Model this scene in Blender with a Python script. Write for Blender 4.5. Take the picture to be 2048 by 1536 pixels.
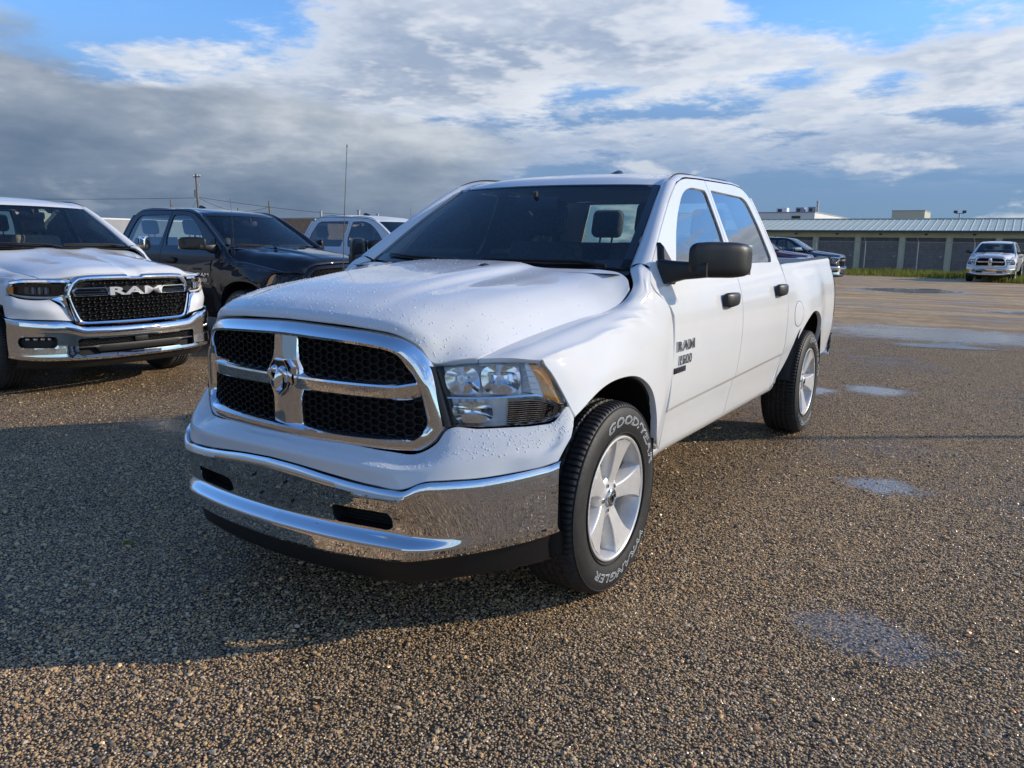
import bpy, bmesh, math, random
import numpy as np
from mathutils import Vector, Matrix, Euler
random.seed(4); RNG = np.random.default_rng(7)
for o in list(bpy.data.objects): bpy.data.objects.remove(o)
SC = bpy.context.scene
COL = SC.collection
R = math.radians

# ------------------------------------------------------------------ camera
camd = bpy.data.cameras.new('camera'); cam = bpy.data.objects.new('camera', camd); COL.objects.link(cam)
camd.sensor_fit = 'HORIZONTAL'; camd.sensor_width = 36.0
camd.lens = 36.0 * 1567.4 / 2048.0
camd.clip_start = 0.05; camd.clip_end = 6000
PITCH, YAW, ROLL = R(-10.186), R(32.494), R(0.857)
fwd = Vector((-math.sin(YAW)*math.cos(PITCH), math.cos(YAW)*math.cos(PITCH), math.sin(PITCH)))
rt0 = Vector((math.cos(YAW), math.sin(YAW), 0)); up0 = rt0.cross(fwd)
rt = rt0*math.cos(ROLL) + up0*math.sin(ROLL); up = -rt0*math.sin(ROLL) + up0*math.cos(ROLL)
M = Matrix((rt, up, -fwd)).transposed().to_4x4(); M.translation = Vector((2.326, -2.935, 1.474))
cam.matrix_world = M
SC.camera = cam

# ------------------------------------------------------------------ light and sky
SUN_EL = R(22.5); SUN_AZ = R(52.5)       # azimuth from +Y towards +X
sund = bpy.data.lights.new('sun', 'SUN'); sun = bpy.data.objects.new('sun', sund); COL.objects.link(sun)
sdir = Vector((math.sin(SUN_AZ)*math.cos(SUN_EL), math.cos(SUN_AZ)*math.cos(SUN_EL), math.sin(SUN_EL)))
sun.rotation_euler = sdir.to_track_quat('Z', 'Y').to_euler()
sun.location = sdir*60
sund.energy = 3.4; sund.angle = R(0.53); sund.color = (1.0, 0.87, 0.70)
SC.view_settings.view_transform = 'Standard'; SC.view_settings.look = 'None'
SC.view_settings.exposure = 0.20; SC.view_settings.gamma = 1.0; SC.view_settings.use_curve_mapping = False

W = bpy.data.worlds.new('World'); SC.world = W; W.use_nodes = True
wn = W.node_tree.nodes; wl = W.node_tree.links; wn.clear()
class NT:
    """small node-tree writer"""
    def __init__(s, tree): s.t = tree
    def n(s, typ, **kw):
        nd = s.t.nodes.new(typ)
        for k, v in kw.items():
            if k.startswith('i_'):
                key = k[2:]
                key = int(key) if key.isdigit() else key.replace('_', ' ')
                s.put(nd.inputs[key], v)
            else: setattr(nd, k, v)
        return nd
    def put(s, sock, v):
        if isinstance(v, bpy.types.NodeSocket): s.t.links.new(v, sock)
        else: sock.default_value = v
    def m(s, op, a, b=None, c=None, clamp=False):
        nd = s.t.nodes.new('ShaderNodeMath'); nd.operation = op; nd.use_clamp = clamp
        for i, v in enumerate((a, b, c)):
            if v is not None: s.put(nd.inputs[i], v)
        return nd.outputs[0]
    def vm(s, op, a, b=None, sc=None):
        nd = s.t.nodes.new('ShaderNodeVectorMath'); nd.operation = op
        s.put(nd.inputs[0], a)
        if b is not None: s.put(nd.inputs[1], b)
        if sc is not None: s.put(nd.inputs['Scale'], sc)
        return nd.outputs['Value'] if op in ('DOT_PRODUCT', 'LENGTH', 'DISTANCE') else nd.outputs[0]
    def sm(s, v, a, b, lo=0.0, hi=1.0):
        nd = s.t.nodes.new('ShaderNodeMapRange'); nd.interpolation_type = 'SMOOTHSTEP'
        for k, x in (('Value', v), ('From Min', a), ('From Max', b), ('To Min', lo), ('To Max', hi)): s.put(nd.inputs[k], x)
        return nd.outputs[0]
    def mix(s, f, a, b, mode='MIX'):
        nd = s.t.nodes.new('ShaderNodeMix'); nd.data_type = 'RGBA'; nd.blend_type = mode
        s.put(nd.inputs[0], f)
        for sock, v in ((nd.inputs[6], a), (nd.inputs[7], b)):
            s.put(sock, v if isinstance(v, bpy.types.NodeSocket) else (*v, 1.0) if len(v) == 3 else v)
        return nd.outputs[2]
    def noise(s, vec, scale, detail=4, rough=.55, dist=0.0, dim='3D', out=0, lac=2.0):
        nd = s.t.nodes.new('ShaderNodeTexNoise'); nd.noise_dimensions = dim
        s.put(nd.inputs['Vector'], vec); s.put(nd.inputs['Scale'], scale); s.put(nd.inputs['Detail'], detail)
        s.put(nd.inputs['Roughness'], rough); s.put(nd.inputs['Distortion'], dist); s.put(nd.inputs['Lacunarity'], lac)
        return nd.outputs[out]
    def ramp(s, v, stops, interp='LINEAR'):
        nd = s.t.nodes.new('ShaderNodeValToRGB'); cr = nd.color_ramp; cr.interpolation = interp
        while len(cr.elements) < len(stops): cr.elements.new(.5)
        for e, (p, c) in zip(cr.elements, stops):
            e.position = p; e.color = (*c, 1) if len(c) == 3 else c
        s.put(nd.inputs[0], v); return nd.outputs[0]

def build_sky():
    g = NT(W.node_tree)
    sky = g.n('ShaderNodeTexSky', sky_type='NISHITA', sun_disc=False, sun_elevation=SUN_EL, sun_rotation=SUN_AZ)
    sky.altitude = 700; sky.air_density = 1.0; sky.dust_density = 0.4; sky.ozone_density = 3.0
    d = g.n('ShaderNodeTexCoord').outputs['Generated']
    x, y, z = g.n('ShaderNodeSeparateXYZ', i_0=d).outputs
    zz = g.m('ADD', g.m('MAXIMUM', z, 0.0), 0.11)
    P = g.n('ShaderNodeCombineXYZ', i_0=g.m('DIVIDE', x, zz), i_1=g.m('DIVIDE', y, zz), i_2=0.0).outputs[0]
    azc = g.m('ADD', g.m('ARCTAN2', x, y), YAW)          # azimuth, 0 towards the far end of the lot
    el = g.m('ARCSINE', z)
    Q = g.n('ShaderNodeCombineXYZ', i_0=azc, i_1=g.m('MULTIPLY', el, 2.7), i_2=0.0).outputs[0]
    fbm = lambda v, sc, det, rough, seed: g.noise(g.vm('ADD', v, (seed, seed*1.7, seed*.3)), sc, det, rough, 0.0, '3D')
    # upper deck of broken altocumulus, lit from the sun side
    n1 = fbm(P, 1.0, 8, .62, 9.4)
    n1b = fbm(g.vm('ADD', P, (sdir.x*.12, sdir.y*.12, 0)), 1.0, 5, .62, 9.4)
    lit = g.sm(g.m('SUBTRACT', n1, n1b), -.03, .07)
    gap = g.m('MULTIPLY', g.sm(azc, -.22, -.42), g.sm(el, .20, .235))      # clearer patch to the west, above the bank
    cov = g.m('SUBTRACT', g.sm(el, .55, .24, -.085, .09), g.m('MULTIPLY', gap, .10))
    deck = g.sm(g.m('ADD', n1, cov), .50, .60)
    deckc = g.mix(g.sm(n1, .46, .66), (.60, .65, .73), (.31, .375, .49))
    deckc = g.mix(g.m('MULTIPLY', lit, .60), deckc, (.82, .83, .85))
    # distant blue-grey rain haze low over the horizon
    haze = g.mix(g.sm(el, .0, .14), (.120, .205, .355), (.165, .260, .440))
    front = g.vm('DOT_PRODUCT', d, (-math.sin(YAW), math.cos(YAW), 0.0))      # the rain hangs over the far end of the lot
    base = g.mix(g.m('MULTIPLY', g.sm(el, .26, .12, 0.0, .92), g.sm(front, -.25, .60, .25, 1.0)), g.vm('MULTIPLY', sky.outputs[0], (.125, .165, .205)), haze)
    c = g.mix(g.m('MULTIPLY', deck, g.sm(el, .055, .17, .0, .92)), base, deckc)
    # grey stratus bank to the west
    n2 = fbm(Q, 3.4, 7, .55, 6.2)
    edge = g.m('ADD', g.m('ADD', g.m('MULTIPLY', azc, -.16), .122), g.m('MULTIPLY', g.m('SUBTRACT', n2, .5), .20))
    dep = g.m('SUBTRACT', edge, el)
    bank = g.m('MULTIPLY', g.sm(dep, -.008, .022), g.sm(g.m('ADD', azc, g.m('MULTIPLY', g.m('SUBTRACT', n2, .5), .5)), .10, -.06))
    n3 = fbm(Q, 8.0, 6, .56, 14.7)
    tone = g.m('ADD', g.sm(dep, .22, .0, .02, .66), g.m('MULTIPLY', g.m('SUBTRACT', g.m('ADD', n2, n3), 1.0), 1.05))
    bankc = g.ramp(tone, [(0.0, (.090, .140, .225)), (.25, (.145, .200, .285)), (.52, (.235, .290, .375)), (.90, (.50, .545, .60))])
    c = g.mix(g.m('MULTIPLY', bank, .96), c, bankc)
    # scraps of bright cumulus
    sc_ = g.m('MULTIPLY', g.sm(g.m('ADD', n3, g.m('MULTIPLY', g.m('SUBTRACT', n2, .5), .35)), .565, .66), g.sm(el, .32, .10))
    c = g.mix(g.m('MULTIPLY', sc_, g.sm(azc, -.10, .12, .10, .58)), c, (.70, .72, .75))
    bg = g.n('ShaderNodeBackground', i_Color=g.vm('SCALE', c, sc=10.0), i_Strength=0.1)
    g.n('ShaderNodeOutputWorld', i_Surface=bg.outputs[0])
    W.cycles.sampling_method = 'MANUAL'; W.cycles.sample_map_resolution = 512
build_sky()
# ------------------------------------------------------------------ mesh helpers
def spl(pts, n, closed=False, lin=False):
    """n points along a smooth curve through pts (chord-length cubic), or along the straight polyline"""
    P = np.asarray(pts, float)
    if closed: P = np.vstack([P, P[:1]])
    d = np.r_[0, np.cumsum(np.linalg.norm(np.diff(P, axis=0), axis=1) + 1e-9)]
    def tang():
        T = np.empty_like(P)
        if len(P) == 2: T[:] = (P[1]-P[0])/(d[1]-d[0]); return T
        s = np.diff(P, axis=0)/np.diff(d)[:, None]; h = np.diff(d)
        T[1:-1] = (s[:-1]*h[1:, None] + s[1:]*h[:-1, None])/(h[1:]+h[:-1])[:, None]
        if closed:
            T[0] = T[-1] = (s[-1]*h[0] + s[0]*h[-1])/(h[0]+h[-1])
        else:
            T[0] = s[0]; T[-1] = s[-1]
        return T
    def ev(q):
        i = np.clip(np.searchsorted(d, q, side='right')-1, 0, len(P)-2)
        h = (d[i+1]-d[i])[:, None]; t = ((q-d[i])[:, None])/h
        if lin: return P[i]*(1-t) + P[i+1]*t
        return (2*t**3-3*t**2+1)*P[i] + (t**3-2*t**2+t)*h*T[i] + (-2*t**3+3*t**2)*P[i+1] + (t**3-t**2)*h*T[i+1]
    T = tang()
    q = np.linspace(0, d[-1], max(n*6, 60)); C = ev(q)
    a = np.r_[0, np.cumsum(np.linalg.norm(np.diff(C, axis=0), axis=1))]
    qs = np.interp(np.linspace(0, a[-1], n+1)[:-1] if closed else np.linspace(0, a[-1], n), a, q)
    return ev(qs)

def hermk(xk, Y, x):
    """monotone-ish cubic interpolation of rows Y (n,...) at x"""
    xk = np.asarray(xk, float); Y = np.asarray(Y, float); x = np.asarray(x, float)
    h = np.diff(xk); s = np.diff(Y, axis=0)/h.reshape(-1, *[1]*(Y.ndim-1))
    T = np.zeros_like(Y); T[0] = s[0]; T[-1] = s[-1]
    a, b = s[:-1], s[1:]
    with np.errstate(divide='ignore', invalid='ignore'):
        hm = np.where(a*b > 0, 2*a*b/(a+b), 0.0)
    T[1:-1] = hm
    i = np.clip(np.searchsorted(xk, x, side='right')-1, 0, len(xk)-2)
    return xk, h, T, i
def interp1(xk, Y, x):
    xk, h, T, i = hermk(xk, Y, x); x = np.clip(np.asarray(x, float), xk[0], xk[-1])
    Y = np.asarray(Y, float); t = (x-xk[i])/h[i]
    return (2*t**3-3*t**2+1)*Y[i] + (t**3-2*t**2+t)*h[i]*T[i] + (-2*t**3+3*t**2)*Y[i+1] + (t**3-t**2)*h[i]*T[i+1]

def loft(rows, nu, nv, closed=False):
    A = np.array([spl(r, nu, closed) for r in rows])
    return np.stack([spl(A[:, j], nv) for j in range(A.shape[1])], 1)
def ruled(a, b, nv, bul=None):
    a = np.asarray(a, float); b = np.asarray(b, float)
    t = np.linspace(0, 1, nv)[:, None, None]
    return a[None]*(1-t) + b[None]*t
def gnormals(A, wrap=False):
    if wrap:
        du = np.roll(A, -1, 1) - np.roll(A, 1, 1)
    else: du = np.gradient(A, axis=1)
    dv = np.gradient(A, axis=0)
    n = np.cross(du, dv); l = np.linalg.norm(n, axis=2, keepdims=True); l[l < 1e-12] = 1
    return n/l
def flange(A, out=.003, depth=.02, wrap=False, sides='tblr', flipn=1):
    """turn the edges of a panel inwards: two more rings all round"""
    n = gnormals(A, wrap)*flipn
    def un(v): 
        l = np.linalg.norm(v, axis=-1, keepdims=True); l[l < 1e-9] = 1; return v/l
    p = ((2, 2), (0, 0) if wrap else (2, 2), (0, 0))
    E = np.pad(A, p, mode='edge'); N = np.pad(n, p, mode='edge')
    O = np.zeros_like(E); D = np.zeros(E.shape[:2])
    c = slice(None) if wrap else slice(2, -2)
    rb = un(A[0]-A[1]); re = un(A[-1]-A[-2])
    pe = (lambda v: v) if wrap else (lambda v: np.pad(v, ((2, 2), (0, 0)), mode='edge'))
    O[:2] += pe(rb); O[-2:] += pe(re)
    D[0] = D[-1] = depth; D[1] = np.maximum(D[1], out); D[-2] = np.maximum(D[-2], out)
    if not wrap:
        cb = un(A[:, 0]-A[:, 1]); ce = un(A[:, -1]-A[:, -2])
        O[:, :2] += np.pad(cb, ((2, 2), (0, 0)), mode='edge')[:, None]; O[:, -2:] += np.pad(ce, ((2, 2), (0, 0)), mode='edge')[:, None]
        D[:, 0] = depth; D[:, -1] = depth
        D[:, 1] = np.maximum(D[:, 1], out); D[:, -2] = np.maximum(D[:, -2], out)
    return E + O*out - N*D[..., None]

class MB:
    """collects verts and faces, then becomes one mesh object"""
    def __init__(s): s.v = []; s.f = []; s.n = 0
    def add(s, V, F):
        V = np.asarray(V, float).reshape(-1, 3); s.v.append(V); k = s.n
        s.f.extend([tuple(i+k for i in f) for f in F]); s.n += len(V); return s
    def grid(s, A, flip=False, wrap=False, mask=None, wrapv=False):
        nv, nu = A.shape[:2]; F = []
        for i in range(nv if wrapv else nv-1):
            i2 = (i+1) % nv
            for j in range(nu if wrap else nu-1):
                if mask is not None and not mask[i, j]: continue
                j2 = (j+1) % nu
                q = (i*nu+j, i*nu+j2, i2*nu+j2, i2*nu+j)
                F.append(q[::-1] if flip else q)
        return s.add(A.reshape(-1, 3), F)
    def poly(s, pts, flip=False):
        q = tuple(range(len(pts))); return s.add(pts, [q[::-1] if flip else q])
    def box(s, lo, hi, M=None, bev=0):
        x0, y0, z0 = lo; x1, y1, z1 = hi
        if bev:
            return s.rbox(lo, hi, bev, M)
        V = np.array([(x, y, z) for z in (z0, z1) for y in (y0, y1) for x in (x0, x1)], float)
        if M is not None: V = np.array([M @ Vector(p) for p in V])
        return s.add(V, [(0, 2, 3, 1), (4, 5, 7, 6), (0, 1, 5, 4), (2, 6, 7, 3), (0, 4, 6, 2), (1, 3, 7, 5)])
    def rbox(s, lo, hi, b, M=None):
        bm = bmesh.new(); bmesh.ops.create_cube(bm, size=1)
        lo = Vector(lo); hi = Vector(hi)
        for v in bm.verts: v.co = Vector([(lo[i]+hi[i])/2 + v.co[i]*(hi[i]-lo[i]) for i in range(3)])
        bmesh.ops.bevel(bm, geom=bm.edges[:], offset=b, segments=3, profile=.5, affect='EDGES')
        return s.bm(bm, M)
    def bm(s, bm, M=None):
        bm.verts.index_update()
        V = np.array([(M @ v.co) if M is not None else v.co for v in bm.verts])
        F = [tuple(v.index for v in f.verts) for f in bm.faces]; bm.free(); return s.add(V, F)
    def tube(s, path, r, n=10, cap=True, closed=False):
        P = np.asarray(path, float); r = np.broadcast_to(np.asarray(r, float), (len(P),))
        T = np.gradient(P, axis=0)
        if closed: T = np.roll(P, -1, 0)-np.roll(P, 1, 0)
        T /= np.linalg.norm(T, axis=1, keepdims=True)
        ref = np.array([0, 0, 1.]) if abs(T[0, 2]) < .9 else np.array([1., 0, 0])
        rings = []; a = np.linspace(0, 2*np.pi, n, endpoint=False); u = np.cross(T[0], ref); u /= np.linalg.norm(u)
        for p, t, rr in zip(P, T, r):
            u = u - t*np.dot(u, t); u /= np.linalg.norm(u); w = np.cross(t, u)
            rings.append(p + rr*(np.cos(a)[:, None]*u + np.sin(a)[:, None]*w))
        A = np.array(rings); s.grid(A, wrap=True, wrapv=closed, flip=True)
        if cap and not closed:
            k = s.n - len(P)*n
            s.f.append(tuple(k+i for i in range(n))); s.f.append(tuple(k+(len(P)-1)*n+i for i in range(n))[::-1])
        return s
    def revolve(s, prof, n, axis='x', c=(0, 0, 0), flip=False):
        """profile (axial, radius) turned about an axis through c"""
        a = np.linspace(0, 2*np.pi, n, endpoint=False); pr = np.asarray(prof, float)
        A = np.zeros((len(pr), n, 3)); ra = pr[:, 1][:, None]
        if axis == 'x': A[..., 0] = pr[:, 0][:, None]; A[..., 1] = ra*np.cos(a); A[..., 2] = ra*np.sin(a)
        elif axis == 'y': A[..., 1] = pr[:, 0][:, None]; A[..., 0] = ra*np.cos(a); A[..., 2] = ra*np.sin(a)
        else: A[..., 2] = pr[:, 0][:, None]; A[..., 0] = ra*np.cos(a); A[..., 1] = ra*np.sin(a)
        return s.grid(A+np.array(c), wrap=True, flip=flip)
    def prism(s, poly, fn, d0, d1):
        """closed polygon (a,b) extruded; fn(a,b,d)->xyz"""
        n = len(poly)
        V = [fn(a, b, d0) for a, b in poly] + [fn(a, b, d1) for a, b in poly]
        F = [tuple(range(n)), tuple(range(2*n-1, n-1, -1))] + [(i, i+n, (i+1) % n+n, (i+1) % n) for i in range(n)]
        return s.add(V, F)
    def xf(s, M):
        s.v = [np.array([M @ Vector(p) for p in V]) for V in s.v]; return s
    def mirror(s):
        o = MB(); o.v = [V*np.array([-1, 1, 1]) for V in s.v]; o.f = [f[::-1] for f in s.f]; o.n = s.n; return o
    def mesh(s, name, ang=38, weld=0):
        me = bpy.data.meshes.new(name)
        me.from_pydata(np.vstack(s.v).tolist() if s.v else [], [], s.f)
        if weld:
            b = bmesh.new(); b.from_mesh(me); bmesh.ops.remove_doubles(b, verts=b.verts, dist=weld)
            b.to_mesh(me); b.free()
        me.validate(); me.update()
        if ang:
            me.shade_smooth()
            if ang < 180: me.set_sharp_from_angle(angle=R(ang))
        return me
    def obj(s, name, mat, parent=None, ang=38, weld=0, norm=False):
        me = s.mesh(name, ang, weld)
        if norm:
            b = bmesh.new(); b.from_mesh(me); bmesh.ops.recalc_face_normals(b, faces=b.faces); b.to_mesh(me); b.free()
        return link(name, me, mat, parent)

def link(name, me, mat, parent=None):
    o = bpy.data.objects.new(name, me); COL.objects.link(o)
    if mat is not None:
        me.materials.clear(); me.materials.append(mat)
    if parent is not None: o.parent = parent
    return o
def tag(o, label=None, cat=None, group=None, kind=None):
    if label: o['label'] = label
    if cat: o['category'] = cat
    if group: o['group'] = group
    if kind: o['kind'] = kind
    return o
def empty(name, loc=(0, 0, 0), rz=0):
    o = bpy.data.objects.new(name, None); COL.objects.link(o); o.location = loc; o.rotation_euler = (0, 0, rz)
    o.empty_display_size = .3; return o
def copy_tree(o, parent=None, swap=None, skip=()):
    c = o.copy(); COL.objects.link(c); c.parent = parent
    if swap and c.type == 'MESH':
        for sl in c.material_slots:
            m = sl.material
            if m in swap: sl.link = 'OBJECT'; sl.material = swap[m]
    for ch in list(o.children):
        if ch.name.split('.')[0] in skip: continue
        copy_tree(ch, c, swap, skip)
    return c
def text_mb(txt, size=1.0, extrude=0.0, bevel=0.0, outline=0.0, width=1.0, shear=0.0, space=1.0, bold=0.0, res=3):
    cu = bpy.data.curves.new('t', 'FONT'); cu.body = txt; cu.size = size; cu.extrude = extrude; cu.bevel_depth = bevel or outline
    cu.bevel_resolution = 0 if outline else 1; cu.resolution_u = res; cu.align_x = 'CENTER'; cu.align_y = 'CENTER'; cu.shear = shear
    cu.space_character = space; cu.offset = bold
    if outline: cu.fill_mode = 'NONE'
    o = bpy.data.objects.new('t', cu); COL.objects.link(o)
    dg = bpy.context.evaluated_depsgraph_get(); me = bpy.data.meshes.new_from_object(o.evaluated_get(dg))
    V = np.array([v.co for v in me.vertices])*np.array([width, 1, 1]); F = [tuple(p.vertices) for p in me.polygons]
    bpy.data.objects.remove(o); bpy.data.curves.remove(cu); bpy.data.meshes.remove(me)
    c = (V.min(0)+V.max(0))/2; V[:, :2] -= c[:2]
    return V, F

# ------------------------------------------------------------------ materials
def mat(name):
    m = bpy.data.materials.new(name); m.use_nodes = True; m.node_tree.nodes.clear()
    g = NT(m.node_tree); g.out = g.n('ShaderNodeOutputMaterial'); return m, g
def pbr(name, col, rough=.5, metal=0.0, coat=0.0, spec=.5, trans=0.0, ior=1.5, var=0.0, vscale=40, bump=0.0, bscale=80, coatr=.03, rvar=0.0, alpha=1.0):
    m, g = mat(name)
    p = g.n('ShaderNodeBsdfPrincipled'); p.inputs['Roughness'].default_value = rough; p.inputs['Metallic'].default_value = metal
    p.inputs['Coat Weight'].default_value = coat; p.inputs['Coat Roughness'].default_value = coatr
    p.inputs['Specular IOR Level'].default_value = spec; p.inputs['IOR'].default_value = ior; p.inputs['Transmission Weight'].default_value = trans
    co = g.n('ShaderNodeTexCoord').outputs['Object']
    nz = g.noise(co, vscale, 5, .6)
    lo = [c*(1-var) for c in col]; hi = [min(1, c*(1+var)) for c in col]
    g.put(p.inputs['Base Color'], g.mix(g.sm(nz, .3, .7), lo, hi))
    if rvar: g.put(p.inputs['Roughness'], g.m('ADD', g.m('MULTIPLY', g.m('SUBTRACT', g.noise(co, vscale*.3, 5, .6), .5), rvar), rough, clamp=True))
    if bump:
        b = g.n('ShaderNodeBump', i_Strength=bump, i_Distance=.002, i_Height=g.noise(co, bscale, 4, .6)); g.put(p.inputs['Normal'], b.outputs[0])
    g.put(g.out.inputs[0], p.outputs[0]); return m
def glass(name, tint, ior=1.52, rain=0.0, gcol=(1, 1, 1), refl=1.7):
    """window pane: tinted see-through body under a mirror-smooth surface, with rain beads"""
    m, g = mat(name)
    co = g.n('ShaderNodeTexCoord').outputs['Object']
    tr = g.n('ShaderNodeBsdfTransparent', i_Color=(*tint, 1)); gl = g.n('ShaderNodeBsdfGlossy', i_Color=(*gcol, 1), i_Roughness=.01)
    fr = g.n('ShaderNodeFresnel', i_IOR=ior)
    f = g.m('MULTIPLY', fr.outputs[0], refl, clamp=True)
    mx = g.n('ShaderNodeMixShader', i_0=f, i_1=tr.outputs[0], i_2=gl.outputs[0])
    if rain:
        v = g.n('ShaderNodeTexVoronoi', i_Vector=co, i_Scale=110.0); nz = g.noise(co, 7, 3, .6)
        dots = g.m('MULTIPLY', g.sm(v.outputs['Distance'], .22, .12), g.sm(g.n('ShaderNodeSeparateColor', i_0=v.outputs['Color']).outputs[0], 1-rain, 1-rain+.05))
        dots = g.m('MULTIPLY', dots, g.sm(nz, .35, .55))
        bmp = g.n('ShaderNodeBump', i_Strength=.8, i_Distance=.004, i_Height=g.sm(v.outputs['Distance'], .3, 0.0))
        drop = g.n('ShaderNodeBsdfPrincipled', i_Base_Color=(.75, .8, .82, 1), i_Roughness=.05, i_Normal=bmp.outputs[0]); drop.inputs['Transmission Weight'].default_value = .8
        mx = g.n('ShaderNodeMixShader', i_0=dots, i_1=mx.outputs[0], i_2=drop.outputs[0])
    g.put(g.out.inputs[0], mx.outputs[0]); return m
def paint(name, col, rough=.55, flake=0.0):
    m, g = mat(name); co = g.n('ShaderNodeTexCoord').outputs['Object']
    p = g.n('ShaderNodeBsdfPrincipled', i_Roughness=rough); p.inputs['Coat Weight'].default_value = 1.0; p.inputs['Coat Roughness'].default_value = .03
    p.inputs['Metallic'].default_value = flake; p.inputs['Specular IOR Level'].default_value = .12
    c = g.mix(g.sm(g.noise(co, 3, 4, .6), .3, .7), [v*.975 for v in col], col)
    g.put(p.inputs['Base Color'], c)
    wet = g.n('ShaderNodeTexVoronoi', i_Vector=co, i_Scale=160.0)
    beads = g.m('MULTIPLY', g.sm(wet.outputs['Distance'], .35, .05), g.sm(g.noise(co, 2.2, 3, .6), .48, .66))
    b = g.n('ShaderNodeBump', i_Strength=.12, i_Distance=.0020, i_Height=beads); g.put(p.inputs['Coat Normal'], b.outputs[0])
    g.put(g.out.inputs[0], p.outputs[0]); return m
def chrome(name, col=(.80, .81, .83), rough=.03, dirt=.08):
    m, g = mat(name); co = g.n('ShaderNodeTexCoord').outputs['Object']
    p = g.n('ShaderNodeBsdfPrincipled', i_Base_Color=(*col, 1), i_Metallic=1.0)
    nz = g.noise(co, 6, 6, .65)
    wet = g.n('ShaderNodeTexVoronoi', i_Vector=co, i_Scale=210.0)
    patch = g.sm(g.noise(co, 3.5, 4, .6), .46, .66)
    g.put(p.inputs['Roughness'], g.m('ADD', rough, g.m('MULTIPLY', g.m('MULTIPLY', g.sm(nz, .45, .75), dirt), .5)))
    b = g.n('ShaderNodeBump', i_Strength=g.m('MULTIPLY', patch, .10), i_Distance=.0012, i_Height=g.sm(wet.outputs['Distance'], .4, .05)); g.put(p.inputs['Normal'], b.outputs[0])
    g.put(g.out.inputs[0], p.outputs[0]); return m
MT = {}
MT['white'] = paint('white_paint', (.72, .735, .74))
MT['black'] = paint('black_paint', (.004, .005, .010))
MT['navy'] = paint('navy_paint', (.008, .012, .030))
MT['maroon'] = paint('maroon_paint', (.05, .008, .012))
MT['silver'] = paint('silver_paint', (.45, .47, .50), .3, .4)
MT['chrome'] = chrome('chrome')
MT['chrome2'] = chrome('clean_chrome', (.84, .85, .87), .02, .05)
MT['plastic'] = pbr('black_plastic', (.012, .0125, .014), .42, bump=.25, bscale=900, rvar=.2)
MT['gloss'] = pbr('gloss_black', (.008, .008, .009), .12, coat=.5)
MT['mesh'] = pbr('grille_plastic', (.006, .006, .007), .48, rvar=.2)
MT['rubber'] = pbr('tyre_rubber', (.016, .016, .017), .58, var=.3, bump=.3, bscale=300, rvar=.25)
MT['letter'] = pbr('raised_letter', (.50, .55, .58), .6, var=.15)
MT['alloy'] = pbr('painted_alloy', (.66, .655, .64), .32, metal=.35, coat=.3, var=.05, rvar=.15)
MT['steel'] = pbr('dark_steel', (.10, .095, .09), .45, metal=.8, var=.3, rvar=.3)
MT['under'] = pbr('underbody', (.012, .012, .013), .75, var=.4)
MT['liner'] = pbr('wheel_liner', (.010, .010, .011), .8, bump=.4, bscale=200)
MT['gap'] = pbr('panel_gap', (.010, .010, .011), .8)
MT['cloth'] = pbr('seat_cloth', (.085, .087, .092), .9, var=.25, bump=.4, bscale=500)
MT['dash'] = pbr('dash_plastic', (.05, .051, .055), .55, bump=.2, bscale=600)
MT['head'] = pbr('headliner', (.42, .42, .39), .95)
MT['pale'] = pbr('pale_cloth', (.32, .29, .24), .9, var=.2)
MT['paper'] = pbr('paper', (.7, .7, .68), .7)
MT['glass'] = glass('windshield_glass', (.90, .95, .93), 1.45, rain=.16, refl=1.0)
MT['rearglass'] = glass('rear_glass', (.50, .62, .57), 1.5, rain=.3, refl=1.0)
MT['sideglass'] = glass('side_glass', (.80, .87, .85), 1.6, rain=.28)
MT['privacy'] = glass('privacy_glass', (.40, .42, .44), 1.6, rain=.22)
MT['lens'] = glass('lamp_lens', (.98, .985, .99), 1.35, rain=.06, refl=1.0)
MT['reflector'] = chrome('lamp_reflector', (.90, .91, .92), .13, .1)
MT['bezel'] = pbr('lamp_bezel', (.90, .905, .92), .30, metal=.15)
MT['amber'] = pbr('amber_plastic', (.95, .33, .02), .22, coat=.6, var=.25, vscale=60)
MT['red'] = pbr('red_lamp_plastic', (.35, .012, .012), .15, coat=.6)
MT['mirror'] = chrome('mirror_glass', (.8, .82, .84), .01, .0)
MT['silverbadge'] = chrome('badge_silver', (.55, .56, .58), .12, .1)
MT['drop'] = pbr('water_bead', (.88, .90, .93), .03, spec=.8, coat=.6)
MT['letterchrome'] = pbr('bright_letter', (.82, .83, .84), .22, metal=.55, coat=.5)
MT['plate'] = pbr('sticker', (.7, .71, .7), .5)
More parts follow.
